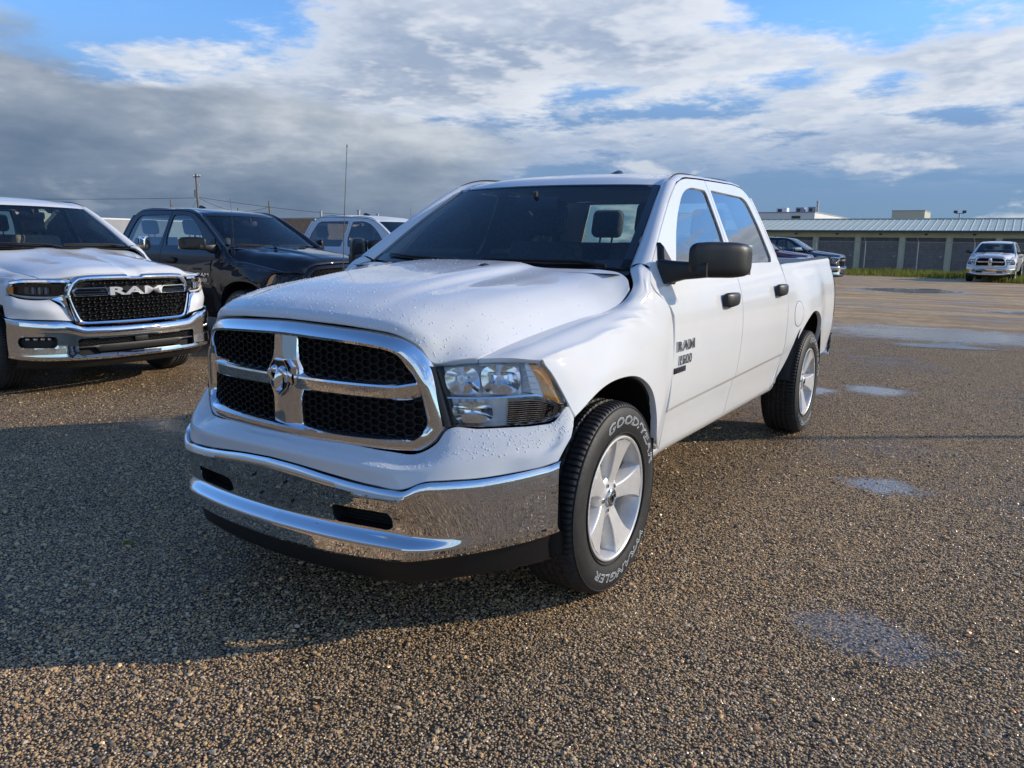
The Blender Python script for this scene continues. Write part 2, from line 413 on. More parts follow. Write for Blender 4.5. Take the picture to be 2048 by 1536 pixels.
# ------------------------------------------------------------------ pickup body (x to the driver's side, y to the tail, front axle at y=0)
ZK = [.40, .46, .50, .56, .62, .68, .76, .86, .96, 1.06, 1.14, 1.20, 1.26, 1.32, 1.37, 1.42, 1.50, 1.60, 1.70, 1.78, 1.84, 1.87, 1.91]
XK = [.880, .915, .935, .950, .960, .972, .984, .991, .993, .989, .981, .969, .951, .927, .905, .886, .854, .814, .772, .738, .710, .694, .665]
FA = (-.01, .43, .51); RA = (3.575, .50, .485)      # wheel arches: y, z, radius
def zcrease(y): return .696 + .0182*(np.asarray(y)-.49)
def S(y, z):
    """half-width of the body side at (y, z)"""
    y = np.asarray(y, float); z = np.asarray(z, float)
    x = interp1(ZK, XK, z)
    # lower door scallop below the crease
    zc = zcrease(y); t = np.clip((zc - z)/.016, 0, 1); t = t*t*(3-2*t)
    inside = np.clip((y-.35)/.2, 0, 1)*np.clip((3.2-y)/.3, 0, 1)
    x = x - .008*t*inside*np.clip((z-.46)/.1, 0, 1)
    # arch flares
    def bul(c, amp, w):
        d = np.hypot(y-c[0], z-c[1]) - c[2]
        return amp*np.exp(-(d/w)**2)*np.clip((1.36-z)/.25, 0, 1)
    x = x + bul(FA, .016, .15)
    bed = np.clip((y-2.80)/.06, 0, 1)
    x = x - .026*bed*np.clip((1.42-z)/.1, 0, 1)
    x = x + .046*np.exp(-((y-3.62)/.40)**4)*np.exp(-((z-.92)/.30)**2)*bed
    # tail corner
    x = x - .075*np.clip((y-4.50)/.28, 0, 1)**2.2
    return x
def SP(pts):
    P = np.asarray(pts, float); return np.stack([S(P[..., 0], P[..., 1]), P[..., 0], P[..., 1]], -1)
def pol(pts, n): return spl(pts, n, lin=True)
def rounded(poly, r, n=6):
    """round the corners of a closed 2-D polygon; r one value or one per corner"""
    P = np.asarray(poly, float); N = len(P); out = []
    rr = np.broadcast_to(np.asarray(r, float), (N,))
    for i in range(N):
        a, b, c = P[i-1], P[i], P[(i+1) % N]
        u = (a-b)/np.linalg.norm(a-b); w = (c-b)/np.linalg.norm(c-b)
        k = min(rr[i], .49*np.linalg.norm(a-b), .49*np.linalg.norm(c-b))
        p, q = b+u*k, b+w*k
        for t in np.linspace(0, 1, n): out.append((1-t)**2*p + 2*t*(1-t)*b + t*t*q)
    return np.array(out)
def resample(P, n, start=None):
    """closed polygon to n points; start: the first sample is the one nearest to it"""
    P = np.asarray(P, float)
    if start is not None:
        k = np.argmin(np.linalg.norm(P-np.asarray(start), axis=1)); P = np.roll(P, -k, 0)
    Q = np.vstack([P, P[:1]]); a = np.r_[0, np.cumsum(np.linalg.norm(np.diff(Q, axis=0), axis=1))]
    t = np.linspace(0, a[-1], n, endpoint=False)
    return np.stack([np.interp(t, a, Q[:, k]) for k in range(Q.shape[1])], 1)
def pair(build, name, mat_, root, **kw):
    """left and right copies of a part; build() gives the left (+x) one"""
    res = []
    for sgn in (1, -1):
        b = build(); b = b if sgn > 0 else b.mirror(); res.append(b.obj(name, mat_, root, **kw))
    return res

DOORCUT = [(.570, .500), (.566, .70), (.572, .90), (.590, 1.06), (.594, 1.147), (.565, 1.19), (.494, 1.232), (.425, 1.275), (.408, 1.31), (.430, 1.345), (.463, 1.372)]
WIN_F = [(.80, 1.392), (1.615, 1.372), (1.672, 1.50), (1.648, 1.795), (1.40, 1.800), (1.235, 1.762), (.985, 1.60)]
WIN_R = [(1.775, 1.372), (2.555, 1.372), (2.585, 1.40), (2.530, 1.62), (2.455, 1.765), (2.38, 1.797), (1.735, 1.803), (1.740, 1.60)]
TOP_F = [(.463, 1.372), (.60, 1.462), (.79, 1.585), (1.09, 1.757), (1.20, 1.808), (1.32, 1.838), (1.50, 1.852), (1.695, 1.858)]
TOP_R = [(1.703, 1.858), (2.05, 1.866), (2.34, 1.866), (2.46, 1.850), (2.54, 1.80), (2.60, 1.70), (2.665, 1.52), (2.745, 1.372)]

def door(front):
    b = MB(); g = .0055
    if front:
        fe = np.array(DOORCUT) + [g, 0]
        zz = np.array(sorted(set(np.round(np.r_[np.linspace(.50, 1.372, 44)], 4))))
        yf = np.interp(zz, np.r_[fe[:, 1]], fe[:, 0]); yf = np.array([spl_y(fe, z) for z in zz])
        yb = np.interp(zz, [.50, .53, 1.02, 1.372], [1.612, 1.615, 1.688, 1.699]) - g
    else:
        zz = np.linspace(.50, 1.372, 44)
        yf = np.interp(zz, [.50, .53, 1.02, 1.372], [1.612, 1.615, 1.688, 1.699]) + g
        yb = np.interp(zz, [.50, .62, .75, 1.2, 1.372], [2.62, 2.70, 2.745, 2.760, 2.745])
    # put two rows on the crease
    rows = []
    zs = np.r_[zz, .705-.02, .705-.007, .705+.004]; zs.sort()
    for z in zs:
        a = np.interp(z, zz, yf); c = np.interp(z, zz, yb); ys = np.linspace(a, c, 34)
        zq = z + np.where(abs(z-.705) < .03, 1, np.clip(1-abs(z-.705)/.2, 0, 1))*(zcrease(ys)-.705)
        rows.append(SP(np.stack([ys, zq], 1)))
    A = np.array(rows)
    b.grid(flange(A, .003, .022), flip=False)
    # window frame ring
    win = WIN_F if front else WIN_R; top = TOP_F if front else TOP_R
    base = [(yb[-1], 1.372), (yf[-1], 1.372)] if False else None
    outer = list(spl(np.array(top), 40))
    outer = [(p[0], p[1]-.004) for p in outer]
    if front: outer = outer + [(yb[-1], 1.60), (yb[-1], 1.372)] + [(y, 1.372) for y in np.linspace(yb[-1], yf[-1], 20)[1:-1]]
    else: outer = outer + [(y, 1.372) for y in np.linspace(yb[-1], yf[-1], 20)[1:]] + [(yf[-1], 1.60)]
    inner = rounded(win, [.02, .02, .3, .03, .08, .15, .3] if front else [.02, .03, .05, .2, .08, .06, .02, .3], 5)
    c = np.mean(inner, 0); n = 120
    O = np.array(outer); I = np.array(inner)
    # match the two loops by direction from the window centre
    th = np.linspace(-np.pi, np.pi, n, endpoint=False)
    extra = []
    for P in (O, I):
        for q in P: extra.append(math.atan2(q[1]-c[1], q[0]-c[0]))
    def hit(P, a):
        d = np.array([math.cos(a), math.sin(a)]); Q = np.vstack([P, P[:1]]) - c
        best = None
        for p, q in zip(Q[:-1], Q[1:]):
            e = q-p; den = d[0]*e[1]-d[1]*e[0]
            if abs(den) < 1e-12: continue
            t = (p[0]*e[1]-p[1]*e[0])/den; u = (p[0]*d[1]-p[1]*d[0])/den
            if t > 0 and -1e-6 <= u <= 1+1e-6 and (best is None or t > best): best = t
        return c + d*best
    th = np.sort(np.unique(np.round(np.r_[th, extra], 3)))
    OO = np.array([hit(O, a) for a in th]); II = np.array([hit(I, a) for a in th])
    ring = ruled(OO, II, 5); A = SP(ring)
    b.grid(flange(A, .002, .020, wrap=True), wrap=True)
    gl = MB(); k = np.linspace(0, 1, 7)[:, None, None]
    gg = c[None, None]*(1-k) + (II + (II-c)*.02)[None]*k
    G = SP(gg); G[..., 0] -= .012; gl.grid(G[::-1], wrap=True)
    seal = MB(); E = SP(np.array([II, II*.985 + c*.015]))
    E0 = E.copy(); E0[..., 0] -= .004; E0[1, :, 0] -= .005; seal.grid(E0, wrap=True, flip=True)
    return b, gl, seal
def spl_y(fe, z):
    return float(np.interp(z, fe[:, 1], fe[:, 0]))

def handle_mb():
    """strap door handle about its own centre; x outwards, y along"""
    b = MB()
    secs = []
    for y, h, d, zo in [(-.112, .018, .012, 0), (-.108, .034, .030, 0), (-.09, .040, .044, 0), (-.03, .040, .050, 0), (.04, .038, .050, .001), (.085, .034, .042, .002), (.105, .028, .026, .003), (.112, .016, .010, .003)]:
        a = np.linspace(0, 2*np.pi, 14, endpoint=False)
        secs.append(np.stack([.006 + d*(.5+.5*np.sign(np.cos(a))*abs(np.cos(a))**.6), np.full(14, y), zo + h*np.sign(np.sin(a))*abs(np.sin(a))**.6], 1))
    b.grid(np.array(secs), wrap=True); b.poly(secs[0], True); b.poly(secs[-1])
    return b
def add_text(b, txt, h, fn, extrude=.004, width=1.0, shear=0.0, bold=0.0, space=1.0, bevel=0.0008):
    """text solid: fn(u, v, d) -> xyz, u right, v up, d out of the surface"""
    V, F = text_mb(txt, 1.0, 0, 0, bold=bold, space=space, shear=shear)
    hh = V[:, 1].max()-V[:, 1].min(); V = V/hh*h; V[:, 0] *= width
    n = len(V)
    # extrude by hand: front, back and border walls
    from collections import Counter
    ec = Counter()
    for f in F:
        for i in range(len(f)): ec[(f[i], f[(i+1) % len(f)])] += 1
    walls = [(i, j) for (i, j) in ec if (j, i) not in ec]
    VV = [fn(p[0], p[1], extrude) for p in V] + [fn(p[0], p[1], -.001) for p in V]
    FF = [tuple(f) for f in F] + [(j, i, i+n, j+n) for i, j in walls]
    b.add(VV, FF); return b

# ---------------------------------------------------------------- wheel
def tyre_mb(Rt=.414, w=.275):
    N = 400; prof = []
    hw = w/2
    # (axial, radius, tread weight)
    pr = [(-hw+.028, .262, 0), (-hw+.012, .275, 0), (-hw+.002, .305, 0), (-hw-.004, .335, 0), (-hw+.001, .365, 0), (-hw+.008, .385, 0), (-hw+.016, .398, .4)]
    tr = [(-hw+.022, Rt-.009, 1), (-hw+.032, Rt-.005, 1), (-hw+.045, Rt-.003, 1), (-hw+.058, Rt-.002, 1), (-.066, Rt-.001, 1), (-.060, Rt-.001, 2), (-.052, Rt-.001, 2), (-.046, Rt, 1), (-.036, Rt, 1), (-.026, Rt, 1), (-.020, Rt, 2), (-.012, Rt, 2), (-.006, Rt, 1)]
    full = pr + tr
    full = full + [(-a, r, k) for a, r, k in full[::-1]]
    A = np.zeros((len(full), N, 3)); a = np.linspace(0, 2*np.pi, N, endpoint=False)
    for i, (ax, r, k) in enumerate(full):
        rr = np.full(N, r); axx = np.full(N, ax)
        ph = 4 if ax > 0 else 0
        if k == 1:
            j = (np.arange(N)+ph) % 4; sip = (j == 0)
            rr = rr - np.where(sip, .0085 if abs(ax) > .075 else .006, 0)
        elif k == 2:
            rr = rr - .0085; axx = axx + .003*np.sin(np.arange(N)*2*np.pi/8)
        elif k == .4:
            j = (np.arange(N)+ph) % 4; rr = rr - np.where(j == 0, .003, 0)
        A[i, :, 0] = axx; A[i, :, 1] = rr*np.cos(a); A[i, :, 2] = rr*np.sin(a)
    b = MB(); b.grid(A, wrap=True, flip=True)
    # two bead rings on the outer wall
    for rr in (.283, .392):
        x0 = {.283: hw-.006, .392: hw-.011}[rr]
        p = [(x0+.004*math.sin(t), rr+.003*math.cos(t)) for t in np.linspace(-.6, 3.7, 6)]
        b.revolve(p, 96, 'x')
    return b
def tyre_letters(hw=.1375):
    res = []
    def put(txt, ang0, rmid, hgt, wid, flipdir):
        V, F = text_mb(txt, 1.0, 0, 0, outline=.020, shear=.22, space=1.08, res=2)
        V[:, :2] -= (V.max(0)+V.min(0))[:2]/2
        sc = hgt/(V[:, 1].max()-V[:, 1].min()); V = V*sc; V[:, 0] *= wid*rmid/(V[:, 0].max()-V[:, 0].min())
        # seen from +x: y grows to the left (tail is right in the picture) -> angle measured from up, clockwise as seen
        th = ang0 + V[:, 0]/rmid*(1 if not flipdir else -1)
        r = rmid + (V[:, 1] if not flipdir else -V[:, 1])
        x = np.interp(r, [.305, .335, .365, .385], [hw-.002, hw+.004, hw-.001, hw-.008]) + V[:, 2]*.25 + .0022
        b = MB(); b.add(np.stack([x, r*np.sin(th), r*np.cos(th)], 1), F); res.append(b)
    put('GOOD/YEAR', R(26), .338, .040, R(98), False)
    put('WRANGLER', R(174), .338, .036, R(88), False)
    return res
def wheel_parts(hw=.1375):
    P = {}
    rim = MB()
    # barrel and lip
    rim.revolve([(hw-.030, .266), (hw-.016, .270), (hw-.008, .268), (hw-.006, .262), (hw-.010, .255), (hw-.020, .250), (hw-.032, .246), (hw-.075, .238), (hw-.13, .228), (-hw+.02, .235), (-hw+.02, .262)], 96, 'x')
    # spokes: flat broad faces that flare into the rim, deep flanks
    for k in range(5):
        th = R(14) + k*2*np.pi/5
        rows = []
        for r, wd, xf, dp in [(.045, .030, hw-.050, .05), (.070, .032, hw-.046, .05), (.095, .0335, hw-.040, .052), (.125, .037, hw-.034, .055), (.155, .043, hw-.029, .058), (.185, .051, hw-.024, .06), (.212, .061, hw-.019, .062), (.234, .073, hw-.015, .06), (.246, .084, hw-.012, .05), (.254, .094, hw-.011, .03)]:
            tw = wd*1.14+.006
            sec = [(-tw, xf-dp), (-wd-.0035, xf-.008), (-wd, xf-.003), (-wd+.004, xf), (0, xf+.0015), (wd-.004, xf), (wd, xf-.003), (wd+.0035, xf-.008), (tw, xf-dp)]
            rows.append([(x, r*math.sin(th)+t*math.cos(th), r*math.cos(th)-t*math.sin(th)) for t, x in sec])
        A = np.array(rows)
        # keep the flare inside the rim circle
        rad = np.hypot(A[..., 1], A[..., 2]); f = np.minimum(1, .256/np.maximum(rad, 1e-6)); A[..., 1] *= f; A[..., 2] *= f
        rim.grid(A, flip=True)
    # hub
    rim.revolve([(hw-.10, .094), (hw-.066, .093), (hw-.054, .089), (hw-.048, .080), (hw-.046, .062), (hw-.042, .044), (hw-.040, .040), (hw-.040, .0)], 48, 'x')
    P['rim'] = rim
    cap = MB(); cap.revolve([(hw-.044, .040), (hw-.032, .039), (hw-.028, .034), (hw-.027, .028), (hw-.029, .026), (hw-.029, 0.0001)], 32, 'x')
    P['centre_cap'] = cap
    em = MB()
    for s in (1, -1):
        pth = [(hw-.027, s*.016*math.cos(t)*1.0+s*.004, .004+.012*math.sin(t)) for t in np.linspace(-1.6, 2.2, 12)]
        em.tube(pth, np.linspace(.001, .0025, 12), 6)
    em.tube([(hw-.027, 0, .012), (hw-.025, 0, 0), (hw-.027, 0, -.018)], [.003, .004, .002], 8)
    P['cap_emblem'] = em
    nuts = []
    for k in range(5):
        th = R(14+36) + k*2*np.pi/5; c = (0, .058*math.sin(th), .058*math.cos(th)); n = MB()
        n.revolve([(hw-.056, .0105), (hw-.043, .0105), (hw-.040, .0085), (hw-.039, .0001)], 6, 'x', c)
        nuts.append(n)
    P['nuts'] = nuts
    disc = MB(); disc.revolve([(.005, .085), (.03, .085), (.035, .17), (.02, .172), (.0, .172)], 48, 'x')
    disc.rbox((-.03, -.06, .10), (.055, .10, .19), .012)
    P['brake_disc'] = disc
    return P
WHEEL_ME = {}
def make_wheels(root, positions, steer=0.0, letters=True):
    """positions: (x, y) of the wheel centre planes; shared meshes"""
    if not WHEEL_ME:
        WHEEL_ME['tyre'] = tyre_mb().mesh('tyre', 32); WHEEL_ME['words'] = [q.mesh('raised_lettering', 60) for q in tyre_letters()]
        P = wheel_parts()
        for k in ('rim', 'centre_cap', 'cap_emblem', 'brake_disc'): WHEEL_ME[k] = P[k].mesh(k, 30)
        WHEEL_ME['nuts'] = [n.mesh('wheel_nut', 30) for n in P['nuts']]
    for i, (x, y) in enumerate(positions):
        # the tyre is the part's own mesh, the rest hangs on it
        w = link('wheel', WHEEL_ME['rim'], MT['alloy'], root); w.location = (x, y, .414)
        w.rotation_euler = (R([0, 47, -14, 110][i % 4]), 0, (0 if x > 0 else math.pi) + (steer if y < 1 else 0))
        for nm, mt in (('tyre', 'rubber'), ('centre_cap', 'silverbadge'), ('cap_emblem', 'steel'), ('brake_disc', 'steel')):
            link(nm, WHEEL_ME[nm], MT[mt], w)
        if letters:
            for q in WHEEL_ME['words']: link('raised_lettering', q, MT['letter'], w)
        for n in WHEEL_ME['nuts']: link('wheel_nut', n, MT['silverbadge'], w)
# ---------------------------------------------------------------- shared body: fenders, doors, cab, bed, cabin
def fender_mb(front_secs):
    """front wing: sections from the hood cut down to the wheel arch, nose to door"""
    def sx(y, z, dx=0): return (float(S(y, z))+dx, y, z)
    secs = list(front_secs) + [
        [(.782, -.22, 1.142), (.865, -.222, 1.138), (.940, -.22, 1.098), (.963, -.22, 1.05), (.984, -.22, 1.00), (1.000, -.22, .955), (1.006, -.225, .917)],
        [(.812, -.03, 1.170), (.890, -.03, 1.170), (.956, -.03, 1.132), (.975, -.03, 1.08), (.992, -.03, 1.03), (1.004, -.03, .985), (1.009, -.03, .940)],
        [(.846, .17, 1.196), (.912, .17, 1.200), (.966, .17, 1.165), (.982, .17, 1.10), (.994, .18, 1.03), (1.004, .18, .965), (1.009, .185, .905)],
        [(.874, .250, 1.229), (.908, .258, 1.236), (.956, .27, 1.195), (.979, .29, 1.12), (.994, .29, 1.03), (1.004, .29, .94), (1.009, .30, .835)],
        [(.886, .322, 1.288), (.914, .330, 1.283), (.940, .335, 1.252), (.962, .355, 1.192), sx(.43, 1.06, .002), sx(.43, .88, .002), (1.006, .375, .70)],
        [(.834, .402, 1.354), (.874, .400, 1.366), (.915, .388, 1.328), (.948, .388, 1.262), sx(.50, 1.12), sx(.52, .86), (1.0, .400, .60)],
        [(.808, .455, 1.368), (.864, .452, 1.389), sx(.440, 1.362), sx(.402, 1.30), sx(.548, 1.192), sx(.578, .95), sx(.562, .505)],
    ]
    sec2 = []
    for k, q in enumerate(secs):                       # tighten the shoulder line
        q = [np.array(p) for p in q]; f = np.interp(k, [0, 5, 9], [1.0, .8, .25])
        a = q[2]*.80 + q[1]*.20; c = q[2]*.72 + q[3]*.28
        sec2.append([q[0], q[1], a + (q[2]-a)*.25*f, q[2] + (q[2]-(a+c)/2)*.35*f, c + (q[2]-c)*.20*f] + q[3:])
    A = loft(sec2, 56, 70)
    b = MB(); b.grid(flange(A, .003, .03))
    return b
def body_common(root, M_, style):
    pm = MT['white']
    # ---- doors
    for sgn in (1, -1):
        for front in (True, False):
            b, gl, seal = door(front)
            if sgn < 0: b, gl, seal = b.mirror(), gl.mirror(), seal.mirror()
            d = b.obj('front_door' if front else 'rear_door', pm, root, ang=40)
            gl.obj('door_window', MT['sideglass' if front else 'privacy'], d)
            seal.obj('window_seal', MT['plastic'], d)
            h = handle_mb(); yz = (1.435, 1.182) if front else (2.545, 1.190)
            x = float(S(*yz))
            h.v = [V + np.array([x-.004, yz[0], yz[1]]) for V in h.v]
            if sgn < 0: h = h.mirror()
            h.obj('door_handle', MT['chrome2'] if style == 'new' else MT['plastic'], d)
            # door cards so that the cabin reads as closed
            ys = np.linspace(.62, 1.66, 6) if front else np.linspace(1.73, 2.70, 6)
            c = MB(); zz = np.linspace(.52, 1.40, 8); Y, Z = np.meshgrid(ys, zz); A = SP(np.stack([Y, Z], -1)); A[..., 0] -= .06
            c.grid(A, flip=True)
            if sgn < 0: c = c.mirror()
            c.obj('door_trim', MT['dash'], d)
    # ---- backing behind the panel gaps
    def gapb():
        b = MB(); ys = np.r_[np.linspace(.42, 2.79, 40)]; zz = np.linspace(.46, 1.36, 20); Y, Z = np.meshgrid(ys, zz)
        A = SP(np.stack([Y, Z], -1)); A[..., 0] -= .028
        b.grid(A)
        # frame behind door tops
        for top, t0, t1 in ((TOP_F, 0, 1), (TOP_R, 0, 1)):
            P = spl(np.array(top), 50); c = np.array([1.5, 1.5]) if top is TOP_F else np.array([2.1, 1.5])
            u = (c-P); u /= np.linalg.norm(u, axis=1)[:, None]
            A = SP(np.array([P-u*.03, P+u*.045])); A[..., 0] -= .026; b.grid(A)
        P = np.array([[1.70, 1.36], [1.70, 1.86]]); A = SP(np.array([pol(P-[.05, 0], 8), pol(P+[.05, 0], 8)])); A[..., 0] -= .026; b.grid(A, flip=True)
        return b
    pair(gapb, 'door_frame', MT['gap'], root, ang=60)
    # ---- cab shell: A-pillars, roof, C-pillars, back
    cab = MB()
    wsE = np.array([(.800, .470, 1.372), (.782, .560, 1.428), (.735, .790, 1.580), (.694, .980, 1.703), (.661, 1.130, 1.790)])
    cut = np.array([(0, y, z) for y, z in TOP_F[:5]]); cut[:, 0] = S(cut[:, 1], cut[:, 2]) - .002; cut[:, 2] += .005; cut[:, 1] -= .004
    n = 30; a = spl(wsE, n); c = spl(cut, n)
    mid = (a+c)/2; mid = mid + np.stack([np.full(n, .010), np.full(n, -.012), np.full(n, .016)], 1)
    q1 = a*.75+c*.25 + np.array([.004, -.010, .014]); q3 = a*.25+c*.75 + np.array([.009, -.008, .010])
    A = np.array([spl(np.array([a[i], q1[i], mid[i], q3[i], c[i]]), 9) for i in range(n)])
    pil = A
    for sgn in (1, -1):
        E = flange(A*np.array([sgn, 1, 1]), .003, .025, flipn=sgn)[2:-2]
        cab.grid(E, flip=sgn < 0)
    # roof sections, centre to door cut; the last five follow the pillar top
    tops = lambda y: float(np.interp(y, [p[0] for p in TOP_F+TOP_R], [p[1] for p in TOP_F+TOP_R]))+.005
    pe = [tuple(p) for p in pil[-1][[0, 2, 4, 6, 8]]]
    secs = [[(0, 1.040, 1.799), (.22, 1.047, 1.798), (.42, 1.070, 1.795), (.57, 1.103, 1.792)] + pe,
            [(0, 1.10, 1.829), (.22, 1.105, 1.828), (.42, 1.125, 1.824), (.57, 1.160, 1.818), (.652, 1.190, 1.819), (.672, 1.205, 1.832), (.694, 1.222, 1.838), (.711, 1.240, 1.834), (.7165, 1.252, 1.825)]]
    for y, zc in ((1.32, 1.876), (1.5, 1.897), (1.8, 1.918), (2.1, 1.925), (2.35, 1.920), (2.46, 1.909)):
        t = tops(y); sx = float(S(y, t))-.002; k = zc-t
        secs.append([(0, y, zc), (.22, y, zc-.003), (.42, y, zc-.011), (.57, y, zc-.027), (sx-.058, y, t+k*.42), (sx-.038, y, t+.018), (sx-.020, y, t+.015), (sx-.006, y, t+.009), (sx, y, t)])
    secs.append([(0, 2.57, 1.888), (.22, 2.57, 1.886), (.42, 2.57, 1.878), (.57, 2.565, 1.862), (.645, 2.56, 1.838), (.675, 2.555, 1.826), (.700, 2.55, 1.815), (.717, 2.545, 1.806), (.726, 2.54, 1.798)])
    secs.append([(0, 2.640, 1.85), (.22, 2.640, 1.848), (.42, 2.638, 1.84), (.57, 2.63, 1.822), (.645, 2.618, 1.80), (.675, 2.610, 1.788), (.700, 2.602, 1.776), (.720, 2.592, 1.764), (.735, 2.578, 1.748)])
    A = loft(secs, 36, 60)
    full = np.concatenate([(A*np.array([-1, 1, 1]))[:, ::-1][:, :-1], A], 1)
    cab.grid(full)
    # C-pillar and rounded back corner
    zz = np.linspace(.48, 1.80, 30)
    yd = np.interp(zz, [.48, .62, .75, 1.2, 1.372, 1.52, 1.70, 1.80], [2.62, 2.70, 2.75, 2.765, 2.752, 2.672, 2.607, 2.552])
    yr = np.interp(zz, [.48, 1.2, 1.372, 1.52, 1.70, 1.80], [2.785, 2.795, 2.785, 2.735, 2.675, 2.635])
    rows = []
    for z, y0, y1 in zip(zz, yd, yr):
        x0 = float(S(y0, z)); x1 = float(S(min(y1, 2.79), z))
        rows.append(spl([(x0, y0+.004, z), ((x0+x1)/2, (y0+y1)/2, z), (x1-.01, y1-.012, z), (x1-.04, y1+.008, z), (x1-.12, y1+.02, z), (x1-.20, y1+.025, z)], 12))
    A = np.array(rows)
    for sgn in (1, -1): cab.grid(flange(A*np.array([sgn, 1, 1]), .002, .02, flipn=sgn), flip=sgn < 0)
    # back wall with the rear window opening
    zl = [.48, 1.40]
    for z0, z1, f in ((.48, 1.41, .80), (1.775, 1.845, .62)):
        cab.add([(-f, 2.80 if z0 < 1 else 2.655, z0), (f, 2.80 if z0 < 1 else 2.655, z0), (f, 2.80 if z1 < 1.5 else 2.645, z1), (-f, 2.80 if z1 < 1.5 else 2.645, z1)], [(0, 1, 2, 3)])
    for sgn in (1, -1):
        cab.add([(sgn*.655, 2.80, 1.41), (sgn*.74, 2.80, 1.41), (sgn*.60, 2.655, 1.775), (sgn*.555, 2.655, 1.775)], [(0, 1, 2, 3) if sgn > 0 else (3, 2, 1, 0)])
    cabo = cab.obj('cab_shell', pm, root, ang=50)
    rw = MB(); rw.add([(-.67, 2.79, 1.40), (.67, 2.79, 1.40), (.57, 2.65, 1.785), (-.57, 2.65, 1.785)], [(0, 1, 2, 3)]); rw.obj('rear_window', MT['rearglass'], root)
    # roof seams, marker fin
    fin = MB(); secs = []
    for y, h, w in [(1.905, .004, .010), (1.92, .018, .026), (1.95, .030, .032), (1.985, .042, .032), (2.02, .048, .030), (2.04, .044, .026), (2.05, .004, .02)]:
        a = np.linspace(0, np.pi, 9); secs.append(np.stack([w*np.cos(a), np.full(9, y), 1.921 + h*np.sin(a)**.8], 1))
    fin.grid(np.array(secs)); fin.obj('roof_antenna', MT['gloss'], root)
    # ---- windshield, frit band, wipers, cowl
    bot = [(-.795, .475, 1.370), (-.70, .435, 1.365), (-.4, .375, 1.357), (0, .350, 1.352), (.4, .375, 1.357), (.70, .435, 1.365), (.795, .475, 1.370)]
    mid = [(-.735, .785, 1.578), (-.62, .750, 1.578), (-.35, .705, 1.576), (0, .688, 1.575), (.35, .705, 1.576), (.62, .750, 1.578), (.735, .785, 1.578)]
    tp = [(-.658, 1.128, 1.790), (-.57, 1.103, 1.793), (-.3, 1.055, 1.797), (0, 1.040, 1.799), (.3, 1.055, 1.797), (.57, 1.103, 1.793), (.658, 1.128, 1.790)]
    A = loft([bot, mid, tp], 40, 26); b = MB(); b.grid(A-np.array([0, .001, -.001])); ws = b.obj('windshield', MT['glass'], root)
    nrm = gnormals(A); fr = MB()
    nu, nv = A.shape[1], A.shape[0]
    B = A + nrm*.0035*(1 if nrm[10, 20][2] > 0 else -1)
    e = B[:, :3].copy(); e[:, 2] = B[:, 0]*.55+B[:, 2]*.45; fr.grid(e); e = B[:, -3:].copy(); e[:, 0] = B[:, -1]*.55+B[:, -3]*.45; fr.grid(e); fr.grid(B[:3]); t = B[-2:].copy(); t[0] = t[1]*.55+t[0]*.45; fr.grid(t)
    fr.obj('windshield_border', MT['gloss'], ws)
    cw = MB(); cw.grid(loft([[(-.80, .30, 1.345), (-.4, .235, 1.350), (0, .20, 1.352), (.4, .235, 1.350), (.80, .30, 1.345)], [(-.82, .40, 1.338), (-.4, .31, 1.335), (0, .28, 1.332), (.4, .31, 1.335), (.82, .40, 1.338)], [(-.80, .48, 1.362), (-.4, .385, 1.352), (0, .36, 1.347), (.4, .385, 1.352), (.80, .48, 1.362)]], 24, 8))
    cw.obj('cowl_panel', MT['plastic'], root)
    def wiper(x0, x1, dx):
        b = MB()
        f = lambda x, t: np.array([x, np.interp(abs(x), [0, .4, .7, .8], [.35, .375, .435, .475]) + t*.335, np.interp(abs(x), [0, .7, .8], [1.352, 1.365, 1.37]) + t*.223 + .022])
        p0 = f(x0, -.05); p1 = f((x0+x1)/2, .065)
        b.tube([p0, (p0*.6+p1*.4)+[0, 0, .012], p1], [.012, .010, .007], 6)
        b.tube([f(x, .035+.055*(x-x0)/(x1-x0)) for x in np.linspace(x0+dx, x1, 8)], [.004, .008, .009, .009, .009, .009, .008, .004], 6)
        b.tube([f(x, .035+.055*(x-x0)/(x1-x0))-[0, .006, .012] for x in np.linspace(x0+dx, x1, 8)], .004, 5)
        return b
    for x0, x1, dx in ((.70, .02, -.06), (-.02, -.66, -.05)):
        wiper(x0, x1, dx).obj('wiper', MT['plastic'], root)
    # ---- bed
    def bedside():
        b = MB()
        arc = [(RA[0]+RA[2]*math.cos(t)*.93, RA[1]+RA[2]*math.sin(t)) for t in np.linspace(math.pi*1.0, 0, 40)]
        arc = [(2.828, .50), (2.93, .555), (3.04, .63), (3.10, .70)] + [p for p in arc if p[1] > .74] + [(4.00, .70), (4.02, .62), (4.03, .545)]
        lo = spl(arc, 70)
        hi = pol([(2.828, 1.335), (3.2, 1.345), (3.9, 1.357), (4.745, 1.372)], 70)
        # right part: tail behind the wheel
        lo2 = pol([(4.03, .545), (4.30, .545), (4.60, .56), (4.70, .57)], 20)
        G = ruled(lo, pol([(2.828, 1.335), (3.05, 1.343), (3.3, 1.346), (3.9, 1.357), (4.20, 1.362)], 70), 26)
        G2 = ruled(lo2, pol([(4.20, 1.362), (4.745, 1.372)], 20), 26)
        full = np.concatenate([G[:, :-1], G2], 1)
        A = SP(full)
        A = np.concatenate([A, A[-1:] + np.array([-.012, 0, .014]), A[-1:] + np.array([-.03, 0, .018])], 0)
        b.grid(flange(A, .002, .03)); return b
    bs = pair(bedside, 'bed_side', pm, root, ang=45)
